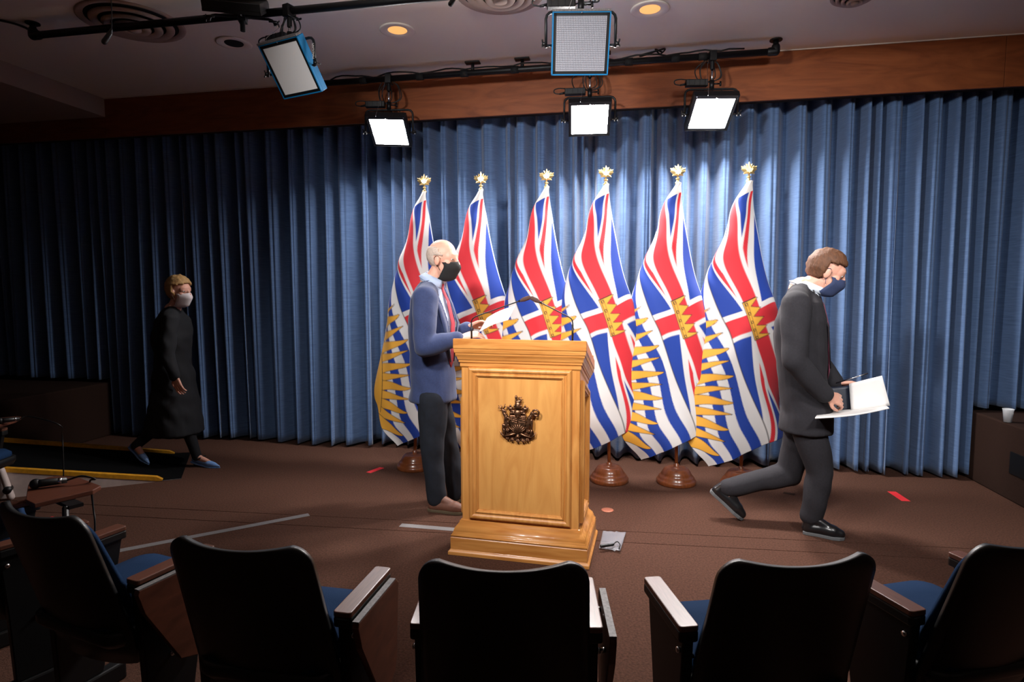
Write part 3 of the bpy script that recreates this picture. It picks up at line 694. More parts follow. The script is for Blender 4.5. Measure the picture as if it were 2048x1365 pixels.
# ceiling fittings
def downlight(label, px, py, lit):
    p = F(px, py, CEIL); t_ = thing('downlight', label, 'ceiling light', p)
    B().lathe([(.125, -.001), (.128, -.005), (.118, -.010), (.075, -.006), (.068, -.002)], n=36).build('trim_ring', 'ceiling_paint', t_, True)
    B().lathe([(.068, -.0025), (.066, -.006), (.0, -.0065)] if not lit else [(.068, -.003), (.062, -.0055), (.001, -.006)], n=28).build('lamp' if lit else 'dark_opening', 'warm_lamp' if lit else 'black_matte', t_)
downlight('warm glowing recessed downlight left of the blue-framed centre panel', 795, 60, True)
downlight('warm glowing recessed downlight right of the blue-framed centre panel', 1300, 18, True)
downlight('unlit recessed downlight beside the tilted blue panel light', 468, 86, False)
def diffuser(label, px, py, r):
    p = F(px, py, CEIL); t_ = thing('air_diffuser', label, 'air vent', p)
    for k, (a, z) in enumerate(((1, .012), (.78, .03), (.56, .045), (.34, .055))):
        B().lathe([(r*a, -.001 if k == 0 else -z+.02), (r*a, -z+.006 if k == 0 else -z+.012), (r*(a-.03), -z), (r*(a-.16), -z+.012), (r*(a-.17), -z+.016), (r*(a-.1), -z+.02)], n=40).build('cone_ring', 'soffit_paint', t_, True)
    B().lathe([(r*.16, -.01), (r*.16, -.055), (r*.02, -.06)], n=24).build('centre_cone', 'soffit_paint', t_, True)
    B().lathe([(r*.92, -.0015), (r*.1, -.002)], n=32).build('throat', 'black_matte', t_)
diffuser('round ringed ceiling air diffuser at the upper left behind the pipe', 265, 44, .33)
diffuser('round ringed ceiling air diffuser cut by the top edge at centre', 1000, -14, .28)
diffuser('round ceiling diffuser just showing at the top edge, far right', 1710, -10, .14)
def hang_mic(label, px, py0, py1, Y):
    a = W(px, py0, Y); a.z = CEIL; b_ = W(px+2, py1, Y); t_ = thing('hanging_microphone', label, 'microphone', a)
    B().tube(bez([a, (a+b_)/2+V((.012, 0, 0)), b_+V((.012, 0, .09)), b_+V((.008, 0, .05))], 8), .0028, 8).build('cable', 'cable', t_, True, world=True)
    B().chain([b_+V((.008, 0, .055)), b_+V((-.002, 0, .03)), b_+V((-.03, -.01, -.02))], [.006, .013, .016], 12).build('capsule', 'black_plastic', t_, True, world=True)
hang_mic('small black microphone hanging by its cable at the upper left', 219, -10, 78, 3.6)
hang_mic('small black microphone hanging at the top edge, left of centre panel', 909, -40, 3, 3.9)
# stray hook at the far top-left pipe end
tag(B().tube(bez([fp_a+V((0, 0, .02)), fp_a+V((-.05, -.02, .05)), fp_a+V((-.16, -.05, .075)), fp_a+V((-.4, -.2, .07))], 8), .008, 8).build('power_cable', 'cable', None, True), 'black cable leaving the left elbow of the near pipe', 'cable')

# ------------------------------------------------------------------ auditorium chairs
def chair_parts(parent, tablet):
    # back shell, curved in plan and rounded at the top
    def backgrid(w, y_off, zlo, zhi, curve, thick):
        b = B(); nx, nz = 22, 20; front = []; rear = []
        for k in range(nz+1):
            q = 1-(1-k/nz)**2.2; z = zlo+(zhi-zlo)*q; lean = -.095-.155*q
            taper = w*(1.10-.10*q)*(.86+.14*min(1, q*6))
            rr = .055; topd = zhi-z
            if topd < rr: taper -= 2*(rr-math.sqrt(max(rr*rr-(rr-topd)**2, 0)))*.95
            fr_, re_ = [], []
            for i in range(nx+1):
                s_ = -1+2*i/nx; x = s_*taper/2; y = lean-curve*(1-s_*s_)+y_off
                zz = z+.012*s_*s_*q
                ed = 1-max(abs(s_)**8, (q**14))*.55
                fr_.append((x, y+thick/2*ed, zz)); re_.append((x, y-thick/2*ed, zz))
            front.append(fr_); rear.append(re_)
        n = nx+1; vs = [p for r_ in front for p in r_]+[p for r_ in rear for p in r_]; off = n*(nz+1); fs = []
        for k in range(nz):
            for i in range(nx):
                a = k*n+i; fs.append((a, a+1, a+n+1, a+n)); fs.append((off+a, off+a+n, off+a+n+1, off+a+1))
        for k in range(nz): fs.append((k*n, (k+1)*n, off+(k+1)*n, off+k*n)); fs.append((k*n+nx, off+k*n+nx, off+(k+1)*n+nx, (k+1)*n+nx))
        for i in range(nx): fs.append((i, off+i, off+i+1, i+1)); a = nz*n+i; fs.append((a, a+1, off+a+1, off+a))
        return b.add(vs, fs)
    backgrid(.425, 0, .30, .825, .035, .034).build('back_shell', 'black_plastic', parent, True)
    backgrid(.385, .028, .40, .795, .035, .03).build('back_cushion', 'seat_blue', parent, True)
    # seat pan and cushion
    b = B(); rings = []
    def slab(w, y0, y1, z, rnd_):
        out = []
        for cx, cy, a0 in ((w/2-rnd_, y1-rnd_, 0), (-w/2+rnd_, y1-rnd_, 90), (-w/2+rnd_, y0+rnd_, 180), (w/2-rnd_, y0+rnd_, 270)):
            for k in range(5): a = R(a0+22.5*k); out.append((cx+rnd_*math.cos(a), cy+rnd_*math.sin(a), z))
        return out
    B().loft([slab(.40, -.17, .24, .375, .05), slab(.43, -.19, .255, .40, .06), slab(.43, -.19, .255, .425, .06), slab(.415, -.18, .245, .432, .06)]).build('seat_pan', 'black_plastic', parent, True)
    B().loft([slab(.405, -.175, .24, .425, .06), slab(.405, -.175, .24, .455, .06), slab(.37, -.15, .22, .475, .06), slab(.26, -.08, .13, .482, .05)]).build('seat_cushion', 'seat_blue', parent, True)
    for sx in (-1, 1):
        x = sx*.235
        b = B(); b.loft([[(x-.016, -.10, .07), (x+.016, -.10, .07), (x+.016, .05, .07), (x-.016, .05, .07)], [(x-.016, -.11, .34), (x+.016, -.11, .34), (x+.016, .10, .34), (x-.016, .10, .34)], [(x-.016, -.125, .56), (x+.016, -.125, .56), (x+.016, .145, .56), (x-.016, .145, .56)]])
        st = b.build('side_standard', 'black_metal', parent, bevel=.004)
        B().box((x, -.02, .035), (.05, .30, .07)).build('foot', 'black_metal', st, bevel=.008)
        for s3, by, bz in ((1, -.105, .52), (1, -.02, .30), (-1, -.105, .50)): B().cyl((x+sx*s3*.014, by, bz), (x+sx*s3*.024, by, bz), .008, n=10).build('bolt', 'chrome', st, True)
        b = B(); b.loft([slab2(x, .028, z_, s2) for z_, s2 in ((.553, .0), (.583, .0))]); ar = b.build('arm_body', 'black_plastic', parent, bevel=.005)
        b = B(); b.loft([slab2(x, .029, z_, .001) for z_, _ in ((.583, 0), (.6, 0))]); b.build('arm_top', 'arm_light', ar, bevel=.003)
    if tablet == 'folded':
        x = .285
        outline = [(-.15, .585), (.115, .585), (.135, .565), (.115, .33), (.10, .285), (.05, .265), (-.02, .29), (-.135, .50), (-.155, .57)]
        mm = Matrix.Translation((x, 0, 0)) @ Matrix.Rotation(R(4), 4, 'Y') @ Matrix.Rotation(PI/2, 4, 'Z')
        b = B(); b.prism(outline, .020, Matrix.Translation((x+.012, 0, 0)) @ Matrix.Rotation(PI/2, 4, 'Z')); tb = b.build('writing_tablet', 'laminate', parent, bevel=.003)
        b = B(); b.box((x+.002, -.02, .5865), (.0195, .262, .0035)); b.build('tablet_edge', 'tablet_edge', tb)
        b = B(); b.cyl((.25, .06, .54), (x, .06, .55), .008, n=8); b.box((.268, .02, .545), (.006, .12, .022)); b.cyl((.25, -.08, .50), (x, -.08, .51), .007, n=8); b.build('hinge', 'chrome', parent, True)
    elif tablet == 'open':
        b = B(); pts = [(.085, .04), (.095, .24), (.06, .285), (-.14, .285), (-.25, .25), (-.27, .21), (-.22, .12), (.0, .04)]
        b.loft([[(x_, y_, z_) for x_, y_ in pts] for z_ in (.652, .672)]); tb = b.build('writing_tablet', 'laminate', parent, bevel=.003)
        b = B(); b.cyl((.225, .09, .56), (.15, .12, .645), .012, n=10); b.box((.07, .15, .645), (.20, .05, .014)); b.build('hinge', 'black_metal', parent)
def slab2(x, hw, z, s2):
    out = []; r_ = .010
    for cx, cy, a0 in ((x+hw-s2-r_, .158-r_, 0), (x-hw+s2+r_, .158-r_, 90), (x-hw+s2+r_, -.132+r_, 180), (x+hw-s2-r_, -.132+r_, 270)):
        for k in range(4): a = R(a0+30*k); out.append((cx+r_*math.cos(a), cy+r_*math.sin(a), z))
    return out
GC = 'black auditorium chairs in the front row'
proto = {}
def chair(label, x, y, head, tablet, group=GC):
    key = tablet
    if key not in proto:
        t_ = thing('auditorium_chair', label, 'chair', (x, y, 0), -R(head), group); chair_parts(t_, tablet); proto[key] = t_; return t_
    c = copytree(proto[key]); c.location = (x, y, 0); c.rotation_euler = (0, 0, -R(head)); return tag(c, label, 'chair', group)
chair('black auditorium chair seen squarely from behind, right in front of the lectern', -.012, 1.68, 2.3, 'folded')
chair('black auditorium chair left of the centre one, folded tablet on its right', -.685, 1.792, 11.5, 'folded')
chair('black auditorium chair right of the centre one, angled left, no tablet', .697, 1.704, -7, None)
chair('black auditorium chair cut by the right edge, blue seat showing', 1.352, 1.81, -14, None)
chair('black auditorium chair at the lower left, second from the left edge', -1.36, 2.02, 23, 'folded')
chair('auditorium chair at the left edge with its tablet opened, handheld microphone on it', -1.97, 2.30, 33, 'open')
chair('shadowed auditorium chair at the far left edge beside the ramp, tablet opened', -3.50, 3.66, 84, 'open')
# handheld microphone and cable on the open tablets
def handheld(label, p0, p1, tail):
    t_ = thing('handheld_microphone', label, 'microphone', (p0+p1)/2); d = (p1-p0).normalized()
    B().tube([p0, p0+d*.02, p1], [.017, .016, .012], 14).build('body', 'black_plastic', t_, True, world=True)
    B().ell(p0-d*.006, (.021, .021, .021)).build('grille', 'black_metal', t_, True, world=True)
    B().cyl(p1-d*.03, p1-d*.018, .0135, n=14).build('ring', 'chrome', t_, True, world=True)
    B().tube(bez([p1]+tail, 8), .004, 8).build('cable', 'cable', t_, True, world=True)
zt_ = .672+.021
a_ = F(74, 968, zt_); b_ = F(134, 961, zt_)
handheld('black handheld microphone lying on the opened tablet at the left', a_, b_, [b_+V((.05, .02, .012)), b_+V((.10, .03, -.005)), F(176, 964, .675)+V((.012, -.004, .005)), W(183, 985, 2.6), W(187, 1020, 2.6), W(190, 1050, 2.58), W(188, 1140, 2.55), W(184, 1230, 2.55)])
a_ = F(2, 842, zt_); b_ = F(40, 838, zt_)
handheld('black handheld microphone on the shadowed tablet at the far left', a_, b_, [b_+V((.05, .02, .01)), F(118, 850, .66), W(124, 870, 3.86), W(126, 900, 3.86), W(127, 940, 3.86), W(128, 1035, 3.86)])

# ------------------------------------------------------------------ ramp
rt = thing('access_ramp', 'portable access ramp with yellow edges and white side, at the left', 'ramp', (-3.2, 4.9, 0))
ra = F(325, 963); rd = V((-.916, -.402, 0)).normalized(); rw = V((-.402, .916, 0)).normalized()*.88; rise = .19
def rp(t_, s_, z): return ra+rd*t_+rw*s_+V((0, 0, z))
Lr = 1.40; hz = lambda t_: .012+rise*t_
b = B(); b.loft([[rp(0, .03, 0), rp(0, .97, 0), rp(0, .97, .010), rp(0, .03, .010)], [rp(Lr, .03, hz(Lr)-.03), rp(Lr, .97, hz(Lr)-.03), rp(Lr, .97, hz(Lr)-.004), rp(Lr, .03, hz(Lr)-.004)]]); b.build('deck', 'ramp_black', rt, world=True)
for s0, s1 in ((-.005, .045), (.955, 1.005)):
    b = B(); b.loft([[rp(.0, s0, .004), rp(.0, s1, .004), rp(0, s1, .014), rp(0, s0, .014)], [rp(.04, s0, .008), rp(.04, s1, .008), rp(.04, s1, .04), rp(.04, s0, .04)], [rp(Lr, s0, hz(Lr)-.0), rp(Lr, s1, hz(Lr)-.0), rp(Lr, s1, hz(Lr)+.03), rp(Lr, s0, hz(Lr)+.03)]]); b.build('edge_strip', 'yellow', rt, world=True)
for s0 in (0., .985):
    b = B(); b.loft([[rp(0, s0, 0), rp(0, s0+.015, 0), rp(0, s0+.015, .006), rp(0, s0, .006)], [rp(Lr, s0, 0), rp(Lr, s0+.015, 0), rp(Lr, s0+.015, hz(Lr)), rp(Lr, s0, hz(Lr))]]); b.build('side_skirt', 'ramp_white', rt, world=True)
b = B(); b.loft([[rp(-.13, .0, 0), rp(-.13, 1, 0), rp(-.13, 1, .002), rp(-.13, 0, .002)], [rp(0, 0, 0), rp(0, 1, 0), rp(0, 1, .008), rp(0, 0, .008)]]); b.build('lead_plate', 'ramp_black', rt, world=True)
B().tube([rp(-.13, -.002, .003), rp(0, -.002, .004)], .0035, 6).build('plate_edge', 'chrome', rt, world=True)
b = B(); b.chain([rp(.95, -.05, .02), rp(1.0, -.03, .22)], [.024, .022], 10); pb_ = b.build('leg_bracket', 'ramp_white', rt, True, world=True)
B().cyl(rp(.962, -.085, .075), rp(.965, -.02, .08), .026, n=16).build('knob', 'black_plastic', rt, True, world=True)

# ------------------------------------------------------------------ things on the floor
def tape(label, a, b_, wd, m, cat='tape', name='floor_tape', z=.0012):
    a = V((a.x, a.y, 0)); b_ = V((b_.x, b_.y, 0)); d = (b_-a).normalized(); n_ = V((-d.y, d.x, 0))*wd/2; bb = B(); N_ = max(2, int((b_-a).length/.12)); rings = []
    rr = random.Random(str(label))
    for i in range(N_+1):
        p = a+(b_-a)*i/N_; j = rr.uniform(-.002, .002)
        rings.append([p-n_+d*j, p+n_+d*j, p+n_+V((0, 0, z)), p-n_+V((0, 0, z))])
    bb.loft(rings); return tag(bb.build(name, m), label, cat)
tape('long grey tape strip running across the carpet towards the left chairs', F(240, 1102), F(618, 1030), .052, 'grey_tape')
tape('short grey tape strip on the carpet ending behind the left side of the lectern', F(801, 1051), F(935, 1062), .052, 'grey_tape')
tape('small red tape mark on the carpet behind the man in the navy blazer', F(737, 946), F(764, 936), .05, 'red_tape')
tape('small red tape mark on the carpet at the right near the platform', F(1783, 984), F(1812, 1003), .06, 'red_tape')
tape('small red tape mark on the carpet beyond the left-hand chairs', F(98, 1036), F(118, 1040), .04, 'red_tape')
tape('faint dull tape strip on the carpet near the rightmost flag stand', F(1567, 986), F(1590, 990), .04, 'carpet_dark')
t = thing('floor_outlet_cover', 'round copper-coloured outlet cover in the carpet right of the lectern', 'outlet cover', F(1215, 1021))
B().lathe([(.043, 0), (.043, .002), (.036, .004), (.0, .0045)], n=24).build('disc', 'copper', t, True)
t = thing('plastic_bag', 'clear plastic sheet with a black pen-like tool, beside the lectern base', 'bag', F(1228, 1085))
q4 = [F(1206, 1066), F(1252, 1069), F(1240, 1107), F(1198, 1100)]; bb = B(); n = 12; vs_ = []
for i in range(n+1):
    for j in range(n+1):
        a, c_ = i/n, j/n; p = q4[0]*(1-a)*(1-c_)+q4[1]*a*(1-c_)+q4[2]*a*c_+q4[3]*(1-a)*c_
        vs_.append(p+V((0, 0, .012+.010*mnoise.noise(V((i*.8, j*.8, 3))))))
bb.add(vs_, [(i*(n+1)+j, (i+1)*(n+1)+j, (i+1)*(n+1)+j+1, i*(n+1)+j+1) for i in range(n) for j in range(n)])
o = bb.build('film', 'plastic_film', t, True, world=True); md = o.modifiers.new('s', 'SOLIDIFY'); md.thickness = .001
t2 = thing('cable_connector', 'black cable connector lying in the clear plastic sheet by the lectern', 'connector', F(1215, 1092))
B().chain([F(1203, 1093, .03), F(1226, 1090, .03)], [.010, .008], 10).build('plug', 'black_plastic', t2, True, world=True)
B().tube(bez([F(1226, 1090, .03), F(1234, 1084, .032), F(1240, 1090, .03), F(1238, 1098, .028)], 6), .0035, 6).build('wire', 'cable', t2, True, world=True)
# plastic cup
cpos = F(2015, 845, .551); t = thing('plastic_cup', 'clear plastic cup half full of water on the right-hand platform', 'cup', cpos)
B().lathe([(.024, .002), (.034, .092), (.0365, .095), (.0365, .099), (.033, .098), (.0325, .092), (.0225, .006), (.0, .006)], n=28).build('wall', 'clear_cup', t, True)
B().lathe([(.0222, .007), (.029, .062), (.0, .062)], n=24).build('water', 'water', t, True)

# ------------------------------------------------------------------ people
def basis(f): f = V(f).normalized(); up = V((0, 0, 1)); l = up.cross(f).normalized(); return f, l, up
def head_parts(b, c, f, l, u, s=1.0):
    rot = Matrix((f, l, u)).transposed()
    def P(x, y, z): return c+(f*x+l*y+u*z)*s
    def E(p, r): b.ell(P(*p), tuple(v*s for v in r), rot, 20, 14)
    E((-.012, 0, .028), (.098, .076, .096)); E((.018, 0, -.045), (.072, .060, .082)); E((.062, 0, -.098), (.026, .026, .020)); E((.055, 0, .02), (.042, .058, .05))
    b.cap(P(.088, 0, .02), P(.112, 0, -.026), .009*s, .013*s); E((.1, 0, -.034), (.014, .018, .009)); E((.078, 0, .036), (.018, .046, .010))
    for sy in (-1, 1): E((-.002, sy*.077, -.012), (.020, .010, .032)); E((.05, sy*.042, -.02), (.03, .018, .018))
    E((.080, 0, -.066), (.014, .024, .006)); E((.078, 0, -.076), (.013, .020, .006))
    return P, rot
def hand(b, wrist, d, up, curl=35, s=1., side=1, spread=6):
    """palm + five separate fingers; d = pointing direction, up = back of hand, side = +1 thumb to d x up side"""
    d = V(d).normalized(); up = V(up); up = (up-d*up.dot(d)).normalized(); lat = d.cross(up).normalized()*side
    for i in range(4):
        o_ = (i-1.5)*.0195*s; b.cap(wrist+lat*(-o_*.6)*1.0, wrist+d*.082*s-lat*o_, .0145*s, .0115*s, 10)
    for i in range(4):
        o_ = (i-1.5)*.0205*s; ln = (.088, .098, .092, .074)[i]*s; p = wrist+d*.082*s-lat*o_; a = R(curl*.5)
        dirv = (d*math.cos(R(spread)*(1.5-i)*.6)+lat*math.sin(R(spread)*(1.5-i)*.6)).normalized()
        for j, fr_ in enumerate((.46, .30, .24)):
            dv = dirv*math.cos(a)-up*math.sin(a); q = p+dv*ln*fr_; b.cap(p, q, (.0095, .0088, .008)[j]*s, (.0088, .008, .0068)[j]*s, 10); p = q; a += R(curl)
    p = wrist+d*.02*s+lat*.028*s; a = (d*.62+lat*.62-up*.25).normalized(); q = p+a*.042*s; b.cap(p-lat*.01*s, q, .014*s, .0105*s, 10)
    a2 = (d*.9+lat*.15-up*.3).normalized(); r_ = q+a2*.03*s; b.cap(q, r_, .0105*s, .0095*s, 10); b.cap(r_, r_+(d*.95-up*.35-lat*.1).normalized()*.022*s, .0095*s, .008*s, 10)
def rings(b, items, n=24):
    """items: centre, fwd vector, half depth, half width"""
    out = []
    for c, f, hd, hw in items:
        f = V((f[0], f[1], 0)).normalized(); l = V((-f.y, f.x, 0)); out.append([V(c)+f*(hd*math.copysign(abs(math.cos(t_))**.8, math.cos(t_)))+l*(hw*math.copysign(abs(math.sin(t_))**.8, math.sin(t_))) for t_ in [2*PI*j/n for j in range(n)]])
    b.loft(out)
def shoe(parent, heel, toe, ankle, mats, w=.047, heel_h=.0, lift=0, name='shoe', low=False):
    """heel and toe: floor points; ankle: joint above"""
    h = V(heel); t_ = V(toe); d = (t_-h); L_ = d.length; d.normalize(); up = V((0, 0, 1)); up = (up-d*up.dot(d)).normalized(); l = up.cross(d)
    def P(x, y, z): return h+d*(x*L_)+l*y+up*z
    b = B(); hi = .05 if low else .095
    if low:   # pump: small heel cup, low pointed vamp
        b.chain([P(.10, 0, .026+heel_h), P(.13, 0, .048+heel_h)], [w*.66, w*.56], 14)
        b.chain([P(.12, 0, .020+heel_h), P(.42, 0, .018+heel_h*.5), P(.62, 0, .026)], [w*.5, w*.5, w*.72], 14)
        b.chain([P(.60, 0, .030), P(.78, 0, .024), P(.96, 0, .014)], [w*.80, w*.62, w*.22], 14)
    else:
        b.chain([P(.12, 0, .035+heel_h), P(.14, 0, hi+heel_h)], [w*.80, w*.72], 14)
        b.chain([P(.12, 0, .040+heel_h), P(.45, 0, .044+heel_h*.55), P(.70, 0, .038), P(.88, 0, .032)], [w*.82, w*.86, w*.94, w*.64], 14)
        b.chain([P(.15, 0, .10+heel_h), P(.38, 0, .085), P(.6, 0, .055)], [w*.74, w*.66, w*.7], 14)
    me = remesh(b, .006, 4); inv = Matrix.Translation(parent.location).inverted()
    bm = bmesh.new(); bm.from_mesh(me)
    for v in bm.verts:
        if (v.co-h).dot(up) < .008: v.co += up*(.008-(v.co-h).dot(up))
    bm.to_mesh(me); bm.free(); me.transform(inv)
    so = obj(name, me, mats[0], parent, True)
    out = [(0, -.5), (.1, -.6), (.35, -.5), (.55, -.7), (.70, -.78), (.85, -.5), (.97, -.16), (1.0, 0)] if low else [(0, -.62), (.1, -.78), (.35, -.72), (.55, -.85), (.72, -.98), (.88, -.80), (.98, -.35), (1.0, 0)]; out = out+[(x, -y) for x, y in reversed(out[:-1])]
    b = B(); b.loft([[P(x, y*w, max(0, .5-x)*1.7*heel_h) for x, y in out], [P(x, y*w*1.02, (.008 if low else .020)+max(0, .5-x)*2*heel_h) for x, y in out]])
    b.build('sole', mats[1], so, world=False, bevel=.003).data.transform(inv)
    return so
def mask(parent, P, rot, c, s, m, strap=True):
    f, l, u = [rot.col[i] for i in range(3)]
    b = B(); nI, nJ = 12, 16; vs = []
    for i in range(nI+1):
        a = i/nI
        for j in range(nJ+1):
            t_ = -1+2*j/nJ
            zz = -.004-.134*a; prot = .104+.022*math.exp(-((a-.3)/.25)**2)-.012*max(0, a-.6)/.4
            if a > .88: prot -= .04*(a-.88)/.12
            y = t_*(.066-.012*a*a); x = prot-(.085)*abs(t_)**2.1-.02*max(0, a-.7)
            if a < .2: zz -= .016*abs(t_)**1.2*(1-a*5)
            vs.append(P(x+.004, y*1.05, zz))
    b.add(vs, [(i*(nJ+1)+j, i*(nJ+1)+j+1, (i+1)*(nJ+1)+j+1, (i+1)*(nJ+1)+j) for i in range(nI) for j in range(nJ)])
    o = b.build('face_mask', m, parent, True, world=True); md = o.modifiers.new('t', 'SOLIDIFY'); md.thickness = .003
    for sy in (-1, 1):
        B().tube(bez([P(.02, sy*.070, .0), P(.0, sy*.083, .018), P(-.018, sy*.084, .0), P(0, sy*.08, -.03), P(.018, sy*.068, -.07)], 6), .0016*s, 6).build('ear_loop', m, o, True).data.transform(Matrix.Translation(-V(parent.location)))
def eyes(parent, P):
    for sy in (-1, 1):
        e = B().ell(P(.076, sy*.032, .006), (.012, .012, .010)).build('eye', 'eye_white', parent, True, world=True)
        B().ell(P(.0855, sy*.033, .005), (.004, .005, .005)).build('iris', 'iris', e, True).data.transform(Matrix.Translation(-V(parent.location)))
def hair(parent, c, rot, s, m, grow, pred, name='hair'):
    """cap following the cranium; pred(x,y,z) in head space keeps a face"""
    b = B(); b.ell(c+rot @ V((-.014*s, 0, .030*s)), tuple(v*s for v in (.099+grow, .078+grow, .097+grow)), rot, 40, 28)
    me = b.mesh(); bm = bmesh.new(); bm.from_mesh(me); ri = rot.transposed()
    bmesh.ops.delete(bm, geom=[f_ for f_ in bm.faces if not pred(*((ri @ (f_.calc_center_median()-c))/s))], context='FACES')
    for v in bm.verts: v.co += v.normal*(.004*mnoise.noise(v.co*45))*(1+grow*60)
    bm.to_mesh(me); bm.free(); shift(me, parent.location)
    o = obj(name, me, m, parent, True); md = o.modifiers.new('t', 'SOLIDIFY'); md.thickness = .008+grow*.4; return o
def crease(me, amp, sc_, seed=0):
    n = len(me.vertices); co = np.empty(n*3, np.float32); me.vertices.foreach_get('co', co); no = np.empty(n*3, np.float32); me.vertex_normals.foreach_get('vector', no)
    co = co.reshape(-1, 3); no = no.reshape(-1, 3)
    k = np.array([mnoise.noise(V((float(p[0])*sc_*1.1+seed, float(p[1])*sc_*1.1, float(p[2])*sc_*1.3+float(p[0])*sc_))) for p in co], np.float32)
    co += no*(amp*k)[:, None]; me.vertices.foreach_set('co', co.ravel()); me.update(); return me

def man(label, J, mats, cfg):
    f, l, u = basis(cfg['face']); base = V(cfg['base']); t_ = thing('person', label, 'person', base)
    hf = V(cfg['look']).normalized(); hl = V((0, 0, 1)).cross(hf).normalized(); hu = hf.cross(hl).normalized()
    hc = J['head']; s = cfg.get('hs', 1.)
    # body: one continuous figure
    b = B(); P, rot = head_parts(b, hc, hf, hl, hu, s)
    b.cap(P(-.025, 0, -.07), J['neck'], .052*s, .058*s)
    b.chain([J['neck'], J['chest'], J['waist'], J['hip']], [.08, .11, .105, .11])
    for sd_ in 'RL':
        b.chain([J['neck']*.25+J['chest']*.75, J['sh'+sd_], J['el'+sd_], J['wr'+sd_]], [.05, .045, .038, .028]); b.chain([J['hip'], J['hp'+sd_], J['kn'+sd_], J['an'+sd_]], [.09, .08, .052, .038])
        b.chain([J['an'+sd_], J['toe'+sd_]*.7+J['an'+sd_]*.3+V((0, 0, .0))], [.034, .026])
        hd = J['hd'+sd_]; hand(b, J['wr'+sd_], hd[0], hd[1], hd[2], .98*s, hd[3])
    me = remesh(b, .005, 3); shift(me, base); body = obj('body', me, mats['skin'], t_, True)
    # trousers
    b = B(); rings(b, [(J['hip']+V((0, 0, .10)), f, .09, .135), (J['hip']+V((0, 0, .02)), f, .105, .15), (J['hip']-V((0, 0, .06)), f, .11, .15)])
    for sd_ in 'RL':
        cuff = J['an'+sd_]*.82+J['kn'+sd_]*.18; b.chain([J['hp'+sd_], J['hp'+sd_]*.5+J['kn'+sd_]*.5, J['kn'+sd_], (J['kn'+sd_]+cuff)*.5, J['an'+sd_]+(J['kn'+sd_]-J['an'+sd_])*cfg.get('cuff', .06)], [.105, .094, .080, .073, .066], 16)
    me = crease(remesh(b, .010, 5), .009, 7, 3); shift(me, base); obj('trousers', me, mats['trousers'], t_, True)
    # jacket, with the shirt front cut from the same drape
    b = B(); N_ = J['neck']; H_ = J['hem']
    sh_c = (J['shR']+J['shL'])*.5; sw = (J['shR']-J['shL']).length*.5
    rings(b, [(N_+V((0, 0, .015)), f, .062, .075), (N_*.55+sh_c*.45+V((0, 0, .012)), f, .085, .115), (sh_c+V((0, 0, .004)), f, .105, sw*.92), (J['chest']+V((0, 0, .04)), f, .138, sw*.97), (J['chest']-V((0, 0, .06)), f, .142, sw*.93), (J['waist'], f, .132, sw*.86), (J['hip']+V((0, 0, .04)), f, .14, sw*.93), (H_, f, .15, sw*.96)])
    for sd_ in 'RL': b.chain([J['sh'+sd_], J['sh'+sd_]*.5+J['el'+sd_]*.5, J['el'+sd_], J['el'+sd_]*.5+J['wr'+sd_]*.5, J['wr'+sd_]*.93+J['el'+sd_]*.07], [.078, .070, .062, .056, .046], 16)
    for sd_ in 'RL': b.cap(J['neck']+V((0, 0, -.012)), J['sh'+sd_]+V((0, 0, .006)), .060, .070, 14)
    me = crease(remesh(b, .009, 6), .008, 8, 8)
    vbot = J['waist'].z+cfg.get('vlow', .02); vtop = N_.z+.03
    def inV(p):
        ax = J['chest'] if p.z > J['chest'].z else J['chest']
        # axis position at this height
        if p.z > J['chest'].z: k = (p.z-J['chest'].z)/max(N_.z-J['chest'].z, .01); ax = J['chest'].lerp(N_, min(k, 1.2))
        else: k = (p.z-J['waist'].z)/max(J['chest'].z-J['waist'].z, .01); ax = J['waist'].lerp(J['chest'], max(k, 0))
        r_ = p-ax; return p.z > vbot and r_.dot(f) > .02 and abs(r_.dot(l)) < .012+cfg.get('vw', .085)*min(1, (p.z-vbot)/(vtop-vbot))
    jk, shf = split(me, inV); shift(jk, base); shift(shf, base)
    jo = obj('jacket', jk, mats['jacket'], t_, True); md = jo.modifiers.new('t', 'SOLIDIFY'); md.thickness = .008; md.offset = 1
    obj('shirt_front', shf, mats['shirt'], t_, True)
    # shirt collar stands round the neck
    b = B(); nu = (hc-N_).normalized(); out = []
    for k in range(29):
        a = R(28+304*k/28); out.append((math.cos(a), math.sin(a)))
    ax = (P(-.02, 0, -.08)-N_).normalized(); c0 = N_+ax*.01
    dz = lambda x: V((0, 0, -.034*x))
    rr = [[c0+f*(.080*x)+l*(.078*y)+dz(x) for x, y in out], [c0+ax*.055+f*(.066*x)+l*(.066*y)+dz(x)*.9 for x, y in out], [c0+ax*.060+f*(.070*x)+l*(.070*y)+dz(x)*.9 for x, y in out], [c0+ax*.012+f*(.094*x)+l*(.088*y)+dz(x)*1.35 for x, y in out]]
    b.loft(rr, close=False); co = b.build('collar', mats['shirt'], t_, True, world=True); md = co.modifiers.new('t', 'SOLIDIFY'); md.thickness = .004
    # tie
    b = B(); k0 = N_+f*.085-V((0, 0, .01)); k1 = J['chest']+f*.152; k2 = J['waist']+f*.142+V((0, 0, .03))
    prof = [(k0+V((0, 0, .015)), .02, .010), (k0-V((0, 0, .02)), .014, .010), (k0*.6+k1*.4+f*.012, .022, .006), (k1+f*.004, .032, .006), (k2+f*.004, .040, .006), (k2-V((0, 0, .05)), .004, .004)]
    b.loft([[p+l*(w_*math.cos(q))+f*(d_*math.sin(q)) for q in [2*PI*j/12 for j in range(12)]] for p, w_, d_ in prof]); b.build('tie', mats['tie'], t_, True, world=True)
